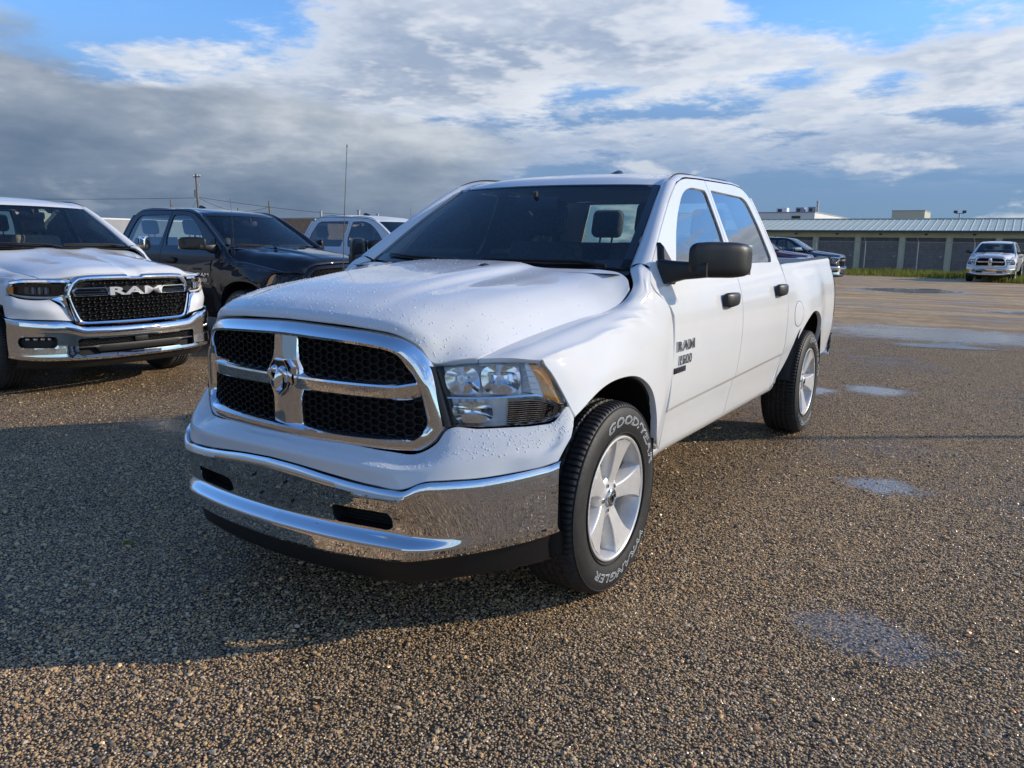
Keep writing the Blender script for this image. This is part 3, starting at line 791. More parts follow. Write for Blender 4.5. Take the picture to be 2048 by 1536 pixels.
    for k, o in enumerate(bs):
        sgn = 1 if k == 0 else -1
        rc = MB(); ys = np.linspace(2.83, 4.74, 30); zt = np.interp(ys, [2.828, 3.9, 4.745], [1.335, 1.357, 1.372]) + .017
        x = S(ys, zt-.02) - .020
        A = np.array([np.stack([(x+.006)*sgn, ys, zt-.004], 1), np.stack([(x+.004)*sgn, ys, zt+.008], 1), np.stack([(x-.03)*sgn, ys, zt+.012], 1), np.stack([(x-.075)*sgn, ys, zt+.008], 1), np.stack([(x-.08)*sgn, ys, zt-.05], 1), np.stack([(x-.085)*sgn, ys, zt*0+.82], 1)])
        rc.grid(A, flip=sgn < 0); rc.obj('bed_rail_cap', MT['plastic'], o)
        if sgn > 0:
            fd = MB(); t = np.linspace(0, 2*np.pi, 48, endpoint=False)
            rr = np.array([.0, .35, .7, .97, 1.0, 1.012])[:, None]
            Y = 3.17 + .092*rr*np.cos(t); Z = .985 + .092*rr*np.sin(t)
            A = SP(np.stack([Y, Z], -1)); A[..., 0] += np.array([.003, .003, .003, .003, .002, -.012])[:, None]; fd.grid(A, wrap=True); 
            fdo = fd.obj('fuel_door', pm, o)
            rg = MB(); rr = np.array([1.0, 1.035])[:, None]; Y = 3.17 + .093*rr*np.cos(t); Z = .985+.093*rr*np.sin(t); A = SP(np.stack([Y, Z], -1)); A[..., 0] += .0012; rg.grid(A, wrap=True); rg.obj('fuel_door_gap', MT['gap'], o)
        tl = MB()
        ys = np.array([4.60, 4.66, 4.72, 4.765]); zz = np.linspace(.86, 1.26, 10); Y, Z = np.meshgrid(ys, zz); A = SP(np.stack([Y, Z], -1)); A[..., 0] += .004; A[..., -1, 0] -= .02
        A = np.concatenate([A, A[:, -1:] + np.array([-.05, .03, 0])[None, None]*np.ones((10, 1, 1)), A[:, -1:] + np.array([-.16, .03, 0])[None, None]*np.ones((10, 1, 1))], 1)
        A[..., 0] *= sgn; tl.grid(A, flip=sgn < 0); tl.obj('tail_light', MT['red'], root)
    bd = MB(); bd.box((-.86, 2.84, .80), (.86, 4.74, .84)); bd.box((-.90, 2.825, .50), (.90, 2.85, 1.345)); bd.obj('bed_liner', MT['plastic'], root)
    tg = MB(); tg.rbox((-.76, 4.70, .72), (.76, 4.77, 1.375), .012); tg.obj('tailgate', pm, root)
    rb = MB()
    rows = []
    for z, o in ((.70, .0), (.69, .02), (.60, .025), (.52, .02), (.50, .0)):
        rows.append([(-.952, 4.62, z), (-.93, 4.76+o*.5, z), (-.80, 4.86+o, z), (0, 4.90+o, z), (.80, 4.86+o, z), (.93, 4.76+o*.5, z), (.952, 4.62, z)])
    rb.grid(np.array([spl(r, 40) for r in rows]), flip=True); rb.obj('rear_bumper', MT['chrome'], root, ang=50)
    # ---- rocker, wheel liners, underside
    def rocker():
        b = MB(); ys = np.linspace(.42, 2.76, 40); secs = []
        for z, dx in ((.508, -.022), (.497, -.004), (.478, -.002), (.455, -.008), (.44, -.03), (.438, -.09)):
            x = S(ys, np.full(40, max(z, .46))) + dx; secs.append(np.stack([x, ys, np.full(40, z)], 1))
        b.grid(np.array(secs), flip=True); return b
    pair(rocker, 'rocker_panel', pm, root, ang=50)
    def liner(c, pts):
        def f():
            b = MB(); P = spl(pts, 40); rows = []
            for x, k in ((.985, .995), (.975, .985), (.96, 1.02), (.60, 1.05), (.58, .3)):
                q = (P-np.array(c[:2]))*k + np.array(c[:2]); rows.append(np.stack([np.full(40, x), q[:, 0], q[:, 1]], 1))
            b.grid(np.array(rows)); return b
        return f
    farch = [(-.44, .31), (-.475, .50), (-.49, .66), (-.465, .755), (-.40, .824), (-.327, .877), (-.225, .915), (-.03, .938), (.185, .902), (.273, .856), (.339, .784), (.377, .70), (.402, .60), (.40, .48)]
    rarch = [(3.04, .50), (3.09, .66), (3.13, .74), (3.20, .85), (3.36, .95), (3.575, .985), (3.79, .95), (3.95, .84), (4.0, .70), (4.03, .50)]
    pair(liner(FA, farch), 'wheel_liner', MT['liner'], root, ang=60)
    pair(liner(RA, rarch), 'wheel_liner', MT['liner'], root, ang=60)
    ub = MB()
    for s in (1, -1): ub.box((s*.42-.05, -.75, .42), (s*.42+.05, 4.7, .54))
    ub.box((-.80, .45, .50), (.80, 2.75, .52)); ub.box((-.55, -.70, .48), (.55, .45, .70)); ub.box((-.85, 2.8, .62), (.85, 4.7, .80))
    ub.box((-.62, -.55, .80), (.62, .50, 1.02)); ub.box((-.84, -.2, .96), (.84, .45, 1.02)); ub.box((-.60, -.72, .62), (.60, -.5, 1.05))
    ub.tube([(-.80, 3.569, .414), (.80, 3.569, .414)], .045, 10); ub.tube([(-.14, 3.569, .40), (.14, 3.569, .40)], [.15, .15], 12)
    ub.tube([(-.80, 0, .40), (.80, 0, .40)], .035, 10); ub.tube([(.2, 0, .38), (.2, 3.5, .40)], .05, 8); ub.rbox((-.5, 1.0, .36), (-.05, 2.4, .5), .05)
    ub.obj('chassis', MT['under'], root, ang=40)
    # ---- cabin
    da = MB()
    rows = [[(-.74, .50, 1.355), (-.4, .44, 1.35), (0, .42, 1.35), (.4, .44, 1.35), (.74, .50, 1.355)], [(-.74, .70, 1.345), (-.4, .68, 1.345), (0, .68, 1.335), (.38, .66, 1.375), (.74, .70, 1.35)], [(-.74, .90, 1.30), (-.4, .91, 1.29), (0, .92, 1.27), (.38, .90, 1.34), (.74, .88, 1.30)], [(-.74, .93, 1.20), (-.4, .95, 1.15), (0, .95, 1.1), (.38, .95, 1.2), (.74, .91, 1.2)], [(-.74, .85, .8), (-.4, .85, .8), (0, .9, .8), (.38, .85, .8), (.74, .85, .8)]]
    da.grid(loft(rows, 24, 20)); da.obj('dashboard', MT['dash'], root, ang=60)
    pp = MB(); pp.add([(-.60, .60, 1.363), (-.40, .56, 1.362), (-.34, .78, 1.358), (-.54, .83, 1.360)], [(0, 1, 2, 3)]); pp.obj('paper_sheet', MT['paper'], root)
    swc = Vector((.38, 1.06, 1.20)); Ms = Matrix.Translation(swc) @ Euler((R(-62), 0, 0)).to_matrix().to_4x4()
    sw = MB(); sw.tube([Ms @ Vector((.19*math.cos(t), .19*math.sin(t), 0)) for t in np.linspace(0, 2*np.pi, 36, endpoint=False)], .015, 8, closed=True)
    for t in (0.1, math.pi-.1, -math.pi/2): sw.tube([Ms @ Vector((0, 0, .01)), Ms @ Vector((.18*math.cos(t), .18*math.sin(t), 0))], .018, 6)
    sw.tube([Ms @ Vector((0, 0, -.03)), Ms @ Vector((0, 0, .035))], [.07, .06], 12); sw.obj('steering_wheel', MT['dash'], root)
    seatm = M_['seat']
    def seat(cx, y, w, hd):
        b = MB(); b.rbox((cx-w, y-.50, .78), (cx+w, y+.02, .95), .05)
        Mt = Matrix.Translation((cx, y, .90)) @ Euler((R(-14), 0, 0)).to_matrix().to_4x4(); b.rbox((-w, -.08, -.05), (w, .07, .60), .05, Mt)
        for s in hd: b.rbox((s-.125, -.06, .645), (s+.125, .045, .86), .045, Mt); b.tube([Mt @ Vector((s-.05, 0, .58)), Mt @ Vector((s-.05, 0, .68))], .008, 6); b.tube([Mt @ Vector((s+.05, 0, .58)), Mt @ Vector((s+.05, 0, .68))], .008, 6)
        return b
    for cx in (.38, -.38): seat(cx, 1.58, .26, (0,)).obj('front_seat', seatm, root)
    seat(0, 2.52, .68, (-.40, .40)).obj('rear_seat', seatm, root)
    hl = MB(); hl.grid(loft([[(-.66, 1.15, 1.765), (0, 1.08, 1.782), (.66, 1.15, 1.765)], [(-.66, 1.8, 1.82), (0, 1.8, 1.875), (.66, 1.8, 1.82)], [(-.66, 2.6, 1.79), (0, 2.62, 1.83), (.66, 2.6, 1.79)]], 14, 14)); hl.obj('headliner', MT['head'], root)
    rv = MB(); rv.rbox((-.13, .93, 1.655), (.13, .965, 1.735), .018); rv.tube([(0, .95, 1.70), (0, .93, 1.76)], .014, 8); rv.obj('rear_view_mirror', MT['dash'], root)
    fl = MB(); fl.box((-.80, .55, .60), (.80, 2.75, .64)); fl.box((-.82, .52, .60), (.82, .55, 1.34)); fl.obj('cabin_floor', MT['dash'], root)
    return ws
# ---------------------------------------------------------------- older nose: cross-bar chrome grille, square lamps
def yg(x): return interp1([0, .15, .30, .45, .57, .65, .72], [-.925, -.919, -.903, -.870, -.815, -.765, -.712], np.abs(x))
def sym_hood(rows, nu, nv):
    A = loft(rows, nu, nv)
    return np.concatenate([(A*np.array([-1, 1, 1]))[:, ::-1][:, :-1], A], 1)
def beads_mb(A, count, keep, rmin=.0010, rmax=.0034, seed=1):
    """rain beads standing on a surface grid"""
    rg = np.random.default_rng(seed); n = gnormals(A); n = n*np.sign(n[..., 2:3]+1e-9); b = MB()
    nv, nu = A.shape[:2]; V = []; F = []; base = [(math.cos(t), math.sin(t)) for t in np.linspace(0, 2*np.pi, 7)[:-1]]
    k = 0
    while k < count:
        fi, fj = rg.uniform(0, nv-1.01), rg.uniform(0, nu-1.01); i, j = int(fi), int(fj); s, t = fi-i, fj-j
        p = (A[i, j]*(1-s)+A[i+1, j]*s)*(1-t) + (A[i, j+1]*(1-s)+A[i+1, j+1]*s)*t
        if rg.random() > keep(p): continue
        k += 1
        m = n[i, j]; u = np.cross(m, [0, 1, 0.1]); u /= np.linalg.norm(u); w = np.cross(m, u)
        r = rmin + (rmax-rmin)*rg.random()**3.0; el = rg.uniform(.8, 1.6); q = len(V)
        for sc, h in ((1.0, -.0004), (.75, .42*r)):
            for c, sn in base: V.append(p + u*c*r*sc*el + w*sn*r*sc + m*h)
        V.append(p + m*.58*r)
        for a in range(6):
            c2 = (a+1) % 6; F.append((q+a, q+c2, q+6+c2, q+6+a)); F.append((q+6+a, q+6+c2, q+12))
    b.add(V, F); return b

def add_mirrors(root, shell):
    """tow-style mirror shells on arms"""
    def mirror_shell():
        b = MB()
        # head: rounded block, long axis outwards, swept back
        def fr(u): return np.array([1.045 + .21*u, .615 + .20*u, 1.411])
        secs = []
        for u, hh, dd in ((-.02, .050, .03), (0.0, .064, .045), (.06, .075, .058), (.2, .081, .066), (.5, .083, .070), (.8, .080, .068), (.93, .072, .060), (.985, .058, .048), (1.0, .038, .03)):
            c = fr(u); a = np.linspace(0, 2*np.pi, 24, endpoint=False)
            q = np.stack([np.zeros(24), -dd*np.sign(np.cos(a))*abs(np.cos(a))**.55, hh*np.sign(np.sin(a))*abs(np.sin(a))**.55], 1)
            secs.append(c + q + np.array([0, .0, 0]))
        A = spl_rows(np.array(secs), 26); b.grid(A, wrap=True); b.poly(A[0], True); b.poly(A[-1])
        return b
    def arm():
        b = MB()
        A = np.array([spl_rect((.905, .585, 1.350), .04, .062), spl_rect((.955, .59, 1.352), .042, .054), spl_rect((1.02, .605, 1.360), .044, .042), spl_rect((1.12, .645, 1.366), .045, .036)])
        b.grid(A, wrap=True); b.poly(A[0], True); b.poly(A[-1])
        # sail mount on the door
        P = [(.55, 1.30), (.545, 1.34), (.585, 1.42), (.635, 1.488), (.690, 1.40), (.72, 1.375), (.70, 1.315), (.64, 1.292)]
        Q = SP(np.array(P)); cc = Q.mean(0)
        b.grid(np.array([Q+[-.004, 0, 0], Q+[.018, 0, 0], (Q-cc)*.85+cc+[.030, 0, 0]]), wrap=True); b.poly((Q-cc)*.85+cc+[.030, 0, 0]); return b
    for s in (1, -1):
        mm = mirror_shell(); aa = arm(); gg = MB()
        def fr(u): return np.array([1.045 + .21*u, .615 + .20*u, 1.411])
        gpoly = [fr(u)+np.array([0, .072, z]) for u, z in ((.05, -.075), (.95, -.07), (.95, .07), (.05, .075))]
        gg.poly(gpoly, True)
        if s < 0: mm, aa, gg = mm.mirror(), aa.mirror(), gg.mirror()
        mo = mm.obj('side_mirror', shell, root, ang=50); aa.obj('mirror_arm', MT['plastic'], mo, ang=40); gg.obj('mirror_glass', MT['mirror'], mo)

def build_classic():
    root = empty('pickup_truck')
    pm = MT['white']
    body_common(root, {'seat': MT['cloth']}, 'classic')
    # ---- wings
    fs = [[(.728, -.640, 1.064), (.815, -.575, 1.066), (.900, -.492, 1.056), (.925, -.467, 1.01), (.950, -.440, .95), (.972, -.412, .888), (.990, -.394, .842)],
          [(.745, -.52, 1.090), (.832, -.495, 1.094), (.910, -.445, 1.070), (.936, -.425, 1.02), (.960, -.395, .965), (.982, -.368, .908), (.996, -.352, .862)],
          [(.764, -.37, 1.118), (.848, -.37, 1.115), (.927, -.345, 1.084), (.950, -.335, 1.035), (.972, -.315, .985), (.992, -.295, .935), (1.002, -.288, .893)]]
    wings = pair(lambda: fender_mb(fs), 'front_fender', pm, root, ang=36)
    # ---- hood
    rows = [
        [(0, -0.885, 1.184), (0.18, -0.877, 1.18), (0.3, -0.863, 1.175), (0.322, -0.859, 1.1732), (0.38, -0.8486, 1.1686), (0.4, -0.845, 1.167), (0.5, -0.815, 1.148), (0.563, -0.783, 1.11), (0.602, -0.752, 1.05), (0.66, -0.702, 1.06), (0.718, -0.646, 1.066)],
        [(0, -0.88, 1.206), (0.18, -0.871, 1.203), (0.3, -0.856, 1.199), (0.322, -0.8518, 1.1972), (0.38, -0.8408, 1.1926), (0.4, -0.837, 1.191), (0.515, -0.8, 1.171), (0.58, -0.757, 1.135), (0.62, -0.718, 1.078), (0.672, -0.672, 1.076), (0.724, -0.628, 1.071)],
        [(0, -0.85, 1.226), (0.18, -0.84, 1.224), (0.3, -0.822, 1.22), (0.322, -0.8178, 1.2185), (0.38, -0.8068, 1.2133), (0.4, -0.803, 1.212), (0.52, -0.763, 1.195), (0.592, -0.712, 1.16), (0.64, -0.672, 1.112), (0.685, -0.638, 1.092), (0.729, -0.602, 1.076)],
        [(0, -0.7, 1.272), (0.19, -0.69, 1.271), (0.3, -0.675, 1.268), (0.322, -0.6717, 1.2662), (0.38, -0.663, 1.2574), (0.4, -0.66, 1.256), (0.53, -0.63, 1.24), (0.615, -0.6, 1.205), (0.665, -0.575, 1.16), (0.7, -0.56, 1.122), (0.737, -0.545, 1.086)],
        [(0, -0.42, 1.322), (0.2, -0.415, 1.321), (0.305, -0.41, 1.317), (0.3259, -0.4078, 1.3141), (0.381, -0.402, 1.2949), (0.4, -0.4, 1.293), (0.54, -0.385, 1.281), (0.64, -0.375, 1.253), (0.7, -0.368, 1.205), (0.732, -0.362, 1.163), (0.763, -0.355, 1.121)],
        [(0, -0.08, 1.36), (0.2, -0.08, 1.359), (0.31, -0.08, 1.354), (0.3298, -0.08, 1.3502), (0.382, -0.08, 1.3246), (0.4, -0.08, 1.322), (0.55, -0.08, 1.309), (0.67, -0.08, 1.284), (0.738, -0.08, 1.24), (0.772, -0.08, 1.2), (0.802, -0.08, 1.162)],
        [(0, 0.14, 1.38), (0.2, 0.14, 1.379), (0.312, 0.14, 1.373), (0.3314, 0.14, 1.3692), (0.3824, 0.14, 1.3436), (0.4, 0.14, 1.341), (0.56, 0.145, 1.329), (0.7, 0.15, 1.305), (0.775, 0.15, 1.265), (0.812, 0.15, 1.228), (0.841, 0.15, 1.192)],
        [(0, 0.215, 1.385), (0.2, 0.217, 1.384), (0.312, 0.22, 1.378), (0.3314, 0.221, 1.374), (0.382, 0.223, 1.353), (0.4, 0.224, 1.351), (0.565, 0.235, 1.343), (0.712, 0.245, 1.33), (0.788, 0.25, 1.303), (0.832, 0.248, 1.266), (0.864, 0.238, 1.222)],
        [(0, 0.285, 1.389), (0.2, 0.292, 1.388), (0.312, 0.3, 1.382), (0.3314, 0.3015, 1.378), (0.382, 0.305, 1.366), (0.4, 0.306, 1.364), (0.57, 0.335, 1.36), (0.72, 0.358, 1.358), (0.8, 0.356, 1.347), (0.845, 0.34, 1.324), (0.872, 0.308, 1.284)]]
    A = sym_hood(rows, 70, 80)
    h = MB(); h.grid(flange(A, .004, .03)); hood = h.obj('hood', pm, root, ang=36)
    beads_mb(A, 2600, lambda p: .12 + 1.6*max(0, 1-(p[1]+.9)/.75)**1.5 if abs(p[0]) < .8 else .05).obj('rain_drops', MT['drop'], hood, ang=180)['kind'] = 'stuff'
    # nozzle pair
    for x in (.255, -.33):
        b = MB(); secs = []
        for y, hh, w in ((.030, .001, .008), (.045, .010, .016), (.065, .014, .018), (.085, .010, .016), (.095, .001, .010)):
            a = np.linspace(0, np.pi, 7); secs.append(np.stack([x + w*np.cos(a), np.full(7, y), 1.3685 + hh*np.sin(a)], 1))
        b.grid(np.array(secs)); b.obj('washer_nozzle', MT['plastic'], hood)
    # engine bay floor seen through the gaps
    eb = MB(); B = A.copy(); B[..., 2] -= .07; eb.grid(B[14:, 8:-8], flip=True); eb.obj('engine_cover', MT['gap'], root)
    # ---- grille
    gr = empty('grille'); gr.parent = root
    oh = np.array([(0, 1.172), (.155, 1.168), (.30, 1.161), (.41, 1.153), (.498, 1.138), (.545, 1.115), (.577, 1.082), (.606, 1.030), (.636, .922), (.659, .825), (.650, .800), (.631, .770), (.600, .742), (.572, .730), (.477, .731), (.324, .735), (.137, .732)])
    ih = np.array([(0, 1.117), (.155, 1.113), (.30, 1.107), (.39, 1.101), (.460, 1.092), (.500, 1.078), (.522, 1.055), (.538, 1.020), (.560, .960), (.585, .840), (.582, .815), (.570, .795), (.553, .784), (.530, .781), (.440, .781), (.300, .782), (.130, .781)])
    def fullc(hf, bot): return np.vstack([hf, [[0, bot]], (hf*np.array([-1, 1]))[:0:-1]])
    O = fullc(oh, .730); I = fullc(ih, .780)
    N = 240
    Oc = spl(O, N, True); Ic = spl(I, N, True)
    # same parameter on both loops: pair by index of control points
    def dense(C, per=10):
        out = []
        n = len(C)
        for i in range(n):
            p0, p1, p2, p3 = C[i-1], C[i], C[(i+1) % n], C[(i+2) % n]
            for t in np.linspace(0, 1, per, endpoint=False):
                m1 = (p2-p0)/2*.8; m2 = (p3-p1)/2*.8
                out.append((2*t**3-3*t**2+1)*p1 + (t**3-2*t**2+t)*m1 + (-2*t**3+3*t**2)*p2 + (t**3-t**2)*m2)
        return np.array(out)
    Od = dense(O); Id = dense(I); w = Od-Id; upn = np.clip((Od[:, 1]-.97)/.12, 0, 1)[:, None]; upn = upn*upn*(3-2*upn); dn = np.clip((.83-Od[:, 1])/.06, 0, 1)[:, None]
    def ringrow(f, d_up, d_side, d_dn):
        P = Id + w*f; d = d_side*(1-upn)*(1-dn) + d_up*upn + d_dn*dn
        return np.stack([P[:, 0], yg(P[:, 0]) + d[:, 0], P[:, 1]], 1)
    ring = np.array([ringrow(-.02, .085, .085, .085), ringrow(0, .020, .030, .022), ringrow(.10, .004, .020, .010), ringrow(.28, .000, .008, -.004), ringrow(.50, .006, -.004, -.005), ringrow(.72, .016, -.006, -.005), ringrow(.90, .029, .002, -.003), ringrow(.98, .038, .012, .004), ringrow(1.0, .050, .022, .012), ringrow(1.0, .085, .07, .05)])
    b = MB(); b.grid(ring, wrap=True, flip=True); b.obj('grille_surround', MT['chrome'], gr, ang=42)
    # cross bars
    def bar(s):
        b = MB(); rows = []
        for x in np.linspace(.060, .592, 30):
            k = np.clip((x-.50)/.08, 0, 1); y = float(yg(x)) + .012 + .025*k
            zt, zb = .988, np.interp(x, [.06, .58], [.917, .913])
            zr = zb + (zt-zb)*(.66+.2*k)
            rows.append([(s*x, y+.07, zt+.004), (s*x, y+.030, zt), (s*x, y-.002, zr+.004), (s*x, y-.005, zr-.003), (s*x, y+.002+.010*k, zb+.006), (s*x, y+.008+.01*k, zb), (s*x, y+.07, zb-.002)])
        b.grid(np.array(rows), flip=s > 0); return b
    for s in (1, -1): bar(s).obj('grille_bar', MT['chrome'], gr, ang=28)
    b = MB(); rows = []
    for z, hw, d in ((1.125, .066, .010), (1.10, .068, .006), (1.06, .068, .0), (1.03, .072, -.006), (1.00, .086, -.008), (.955, .092, -.008), (.91, .088, -.006), (.88, .078, -.002), (.83, .078, .0), (.79, .082, .003), (.765, .085, .006)):
        y = -.903 + d*.6
        rows.append([(-hw-.008, y+.08, z), (-hw, y+.018, z), (-hw*.90, y+.004, z), (-.004, y-.010, z), (.004, y-.010, z), (hw*.90, y+.004, z), (hw, y+.018, z), (hw+.008, y+.08, z)])
    b.grid(np.array(rows)); b.obj('grille_post', MT['chrome'], gr, ang=24)
    # emblem: shield rim, dark field, horned head
    sh = np.array([(-.030, 1.026), (.030, 1.026), (.050, .998), (.051, .940), (.044, .924), (0, .888), (-.044, .924), (-.051, .940), (-.050, .998)])
    em = MB(); c = np.array([0, .965])
    def shr(k, y): q = (sh-c)*k + c; return np.stack([q[:, 0], np.full(len(q), y), q[:, 1]], 1)
    em.grid(np.array([shr(1.07, -0.8780), shr(1.04, -0.9230), shr(1.01, -0.9350), shr(.955, -0.9350), shr(.92, -0.9250)]), wrap=True); eo = em.obj('emblem_shield', MT['chrome2'], gr, ang=25)
    f = MB(); f.poly(shr(.94, -0.9255)); f.obj('emblem_field', MT['gloss'], eo)
    hd = MB()
    # muzzle
    rowsm = []
    for z, hw, y, yr in ((.996, .012, -0.9280, -0.9350), (.985, .020, -0.9310, -0.9470), (.965, .019, -0.9310, -0.9550), (.945, .015, -0.9310, -0.9590), (.925, .012, -0.9300, -0.9590), (.912, .009, -0.9280, -0.9520), (.905, .004, -0.9260, -0.9380)):
        rowsm.append([(-hw, y, z), (-hw*.55, (y+yr)/2-.003, z), (0, yr, z), (hw*.55, (y+yr)/2-.003, z), (hw, y, z)])
    hd.grid(np.array(rowsm))
    for s in (1, -1):
        # brow lobe and curled horn
        a = np.linspace(0, 2*np.pi, 14, endpoint=False); lob = []
        for t in np.linspace(0.02, np.pi/2, 6):
            lob.append(np.stack([s*.021 + .017*math.cos(t)*np.cos(a), np.full(14, -0.9280) - .022*math.sin(t), .990 + .018*math.cos(t)*np.sin(a)], 1))
        hd.grid(np.array(lob), wrap=True, flip=True)
        t = np.linspace(0, 1, 16); th = 1.5 - 3.9*t
        pth = np.stack([s*(.030 + .0125*np.cos(th) + .001), -0.9390 + .010*t - .004*np.sin(t*6), .962 + .022*np.sin(th) + .004], 1)
        hd.tube(pth, np.interp(t, [0, .3, .8, 1], [.011, .0105, .006, .002]), 8)
    hd.obj('emblem_head', MT['chrome2'], eo, ang=60)
    # honeycomb inserts, one per opening
    def inside(poly, x, z):
        c = False; n = len(poly)
        for i in range(n):
            x1, z1 = poly[i]; x2, z2 = poly[(i+1) % n]
            if (z1 > z) != (z2 > z) and x < (x2-x1)*(z-z1)/(z2-z1)+x1: c = not c
        return c
    quads = {'u': [(.05, 1.125), (.40, 1.110), (.49, 1.095), (.53, 1.06), (.565, .97), (.05, .97)], 'l': [(.05, .93), (.575, .93), (.60, .82), (.57, .77), (.05, .77)]}
    hw, vp = .0205, .0285
    for s in (1, -1):
        for key, poly in quads.items():
            b = MB(); seen = set()
            pts = lambda i, j: (.04 + i*1.5*hw, .74 + (j + .5*(i % 2))*vp)
            for i in range(0, 20):
                for j in range(0, 16):
                    cx, cz = pts(i, j)
                    vs = [(cx+hw, cz), (cx+hw/2, cz+vp/2), (cx-hw/2, cz+vp/2), (cx-hw, cz), (cx-hw/2, cz-vp/2), (cx+hw/2, cz-vp/2)]
                    for k in range(6):
                        p, q = vs[k], vs[(k+1) % 6]; mx, mz = (p[0]+q[0])/2, (p[1]+q[1])/2
                        key2 = (round(mx, 3), round(mz, 3))
                        if key2 in seen or not inside(poly, mx, mz): continue
                        seen.add(key2)
                        d = np.array([q[0]-p[0], q[1]-p[1]]); d /= np.linalg.norm(d); nn = np.array([-d[1], d[0]])*.0017
                        V = []
                        for yy in (.030, .050):
                            for (a_, sg) in ((p, 1), (q, 1), (q, -1), (p, -1)):
                                x_, z_ = a_[0]+nn[0]*sg, a_[1]+nn[1]*sg; V.append((s*x_, float(yg(x_))+yy, z_))
                        Fq = [(0, 1, 2, 3), (0, 4, 5, 1), (2, 6, 7, 3)]
                        b.add(V, Fq)
            b.obj('honeycomb_insert', MT['mesh'], gr, ang=20, norm=False)
    bk = MB(); xs = np.linspace(-.575, .575, 30); bk.grid(np.array([np.stack([xs, yg(xs)+.085, np.full(30, z)], 1) for z in (.76, 1.125)])); bk.obj('radiator_screen', MT['gap'], gr)
    # ---- headlights
    top = np.array([(.617, -.757, 1.036), (.71, -.668, 1.046), (.80, -.590, 1.048), (.862, -.534, 1.046), (.893, -.502, 1.041), (.918, -.474, 1.005), (.945, -.445, .945), (.966, -.420, .893)])
    bot = np.array([(.684, -.748, .826), (.76, -.682, .823), (.84, -.600, .824), (.90, -.528, .828), (.935, -.478, .834), (.950, -.450, .846), (.960, -.433, .862), (.967, -.419, .884)])
    def lampgrid(nu=36, nv=16, push=0.0, shrink=0.0):
        A = ruled(spl(top, nu), spl(bot, nu), nv)
        t = np.linspace(0, 1, nv)[:, None]; u = np.linspace(0, 1, nu)[None]
        bul = .012*np.sin(np.pi*t)*np.sin(np.pi*np.clip(u, 0, 1)**.8)
        n = np.array([.62, -.78, 0.0]); A = A + bul[..., None]*n + push*n
        return A
    for s in (1, -1):
        hl = empty('headlight'); hl.parent = root
        def emit(b, name, m_, ang=40):
            b = b if s > 0 else b.mirror(); return b.obj(name, m_, hl, ang=ang)
        A = lampgrid(); b = MB(); b.grid(flange(A, .002, .02, flipn=-1), flip=True); emit(b, 'lens', MT['lens'], 50)
        n = np.array([.62, -.78, 0.0])
        # housing: back wall and rim
        B = lampgrid(push=-.058); inn = B.copy(); rim_o = np.concatenate([A[0], A[1:, -1], A[-1, ::-1][1:], A[::-1, 0][1:-1]]); cen = A.mean((0, 1))
        rim_i = rim_o + (cen-rim_o)*.045 - n*.012; rim_b = rim_o + (cen-rim_o)*.06 - n*.058
        b = MB(); b.grid(np.array([rim_o - n*.004, rim_i, rim_b]), wrap=True, flip=False); emit(b, 'lamp_bezel', MT['reflector'], 40)
        B = B + n*(.007*np.sin(np.linspace(0, 60, B.shape[1]))[None, :, None]*np.linspace(.3, 1, B.shape[0])[:, None, None])
        b = MB(); b.grid(B); emit(b, 'lamp_back', MT['bezel'], 20)
        # frame of the local lamp coordinates: a along the top edge (0..1), c down (0..1), d depth behind the lens
        def P(a, c, d):
            j = a*(A.shape[1]-1); i = c*(A.shape[0]-1); j0, i0 = min(int(j), A.shape[1]-2), min(int(i), A.shape[0]-2); fj, fi = j-j0, i-i0
            p = (A[i0, j0]*(1-fj)+A[i0, j0+1]*fj)*(1-fi) + (A[i0+1, j0]*(1-fj)+A[i0+1, j0+1]*fj)*fi
            return p - n*d
        def bowl(a0, c0, ra, rc, d0, d1, sq=.7):
            b = MB(); rows = []; t = np.linspace(0, 2*np.pi, 32, endpoint=False)
            for r in np.linspace(.08, 1, 9):
                rows.append([P(np.clip(a0+ra*r*np.sign(np.cos(q))*abs(np.cos(q))**sq, .01, .985), np.clip(c0+rc*r*np.sign(np.sin(q))*abs(np.sin(q))**sq, .01, .99), d1 + (d0-d1)*r*r) for q in t])
            b.grid(np.array(rows), wrap=True, flip=True); return b
        emit(bowl(.15, .27, .115, .22, .012, .060), 'reflector', MT['reflector'], 60)
        emit(bowl(.41, .27, .135, .23, .012, .058), 'reflector', MT['reflector'], 60)
        emit(bowl(.18, .78, .15, .17, .012, .052), 'reflector', MT['reflector'], 60)
        for (a0, c0) in ((.41, .27), (.15, .27)):
            b = MB(); b.tube([P(a0, c0, .08), P(a0, c0, .05), P(a0, c0, .035)], [.010, .009, .004], 8); emit(b, 'bulb', MT['bezel'])
        # shelf across, ribbed corner, amber wedge
        b = MB(); sh_ = []
        for a in np.linspace(.02, .965, 24):
            c = .52 + .02*math.sin(a*6) + .03*a
            sh_.append([P(a, c-.03, .07), P(a, c-.012, .012), P(a, c+.012, .010), P(a, c+.03, .07)])
        b.grid(np.array(sh_)); emit(b, 'lamp_divider', MT['reflector'], 40)
        b = MB(); g_ = [[P(a0 + (a1-a0)*u, c, .012) for u in np.linspace(0, 1, 8)] for c, a0, a1 in zip(np.linspace(.03, .50, 8), np.linspace(.60, .735, 8), np.linspace(.78, .955, 8))]
        b.grid(np.array(g_)); emit(b, 'turn_signal', MT['amber'], 40)
        b = MB()
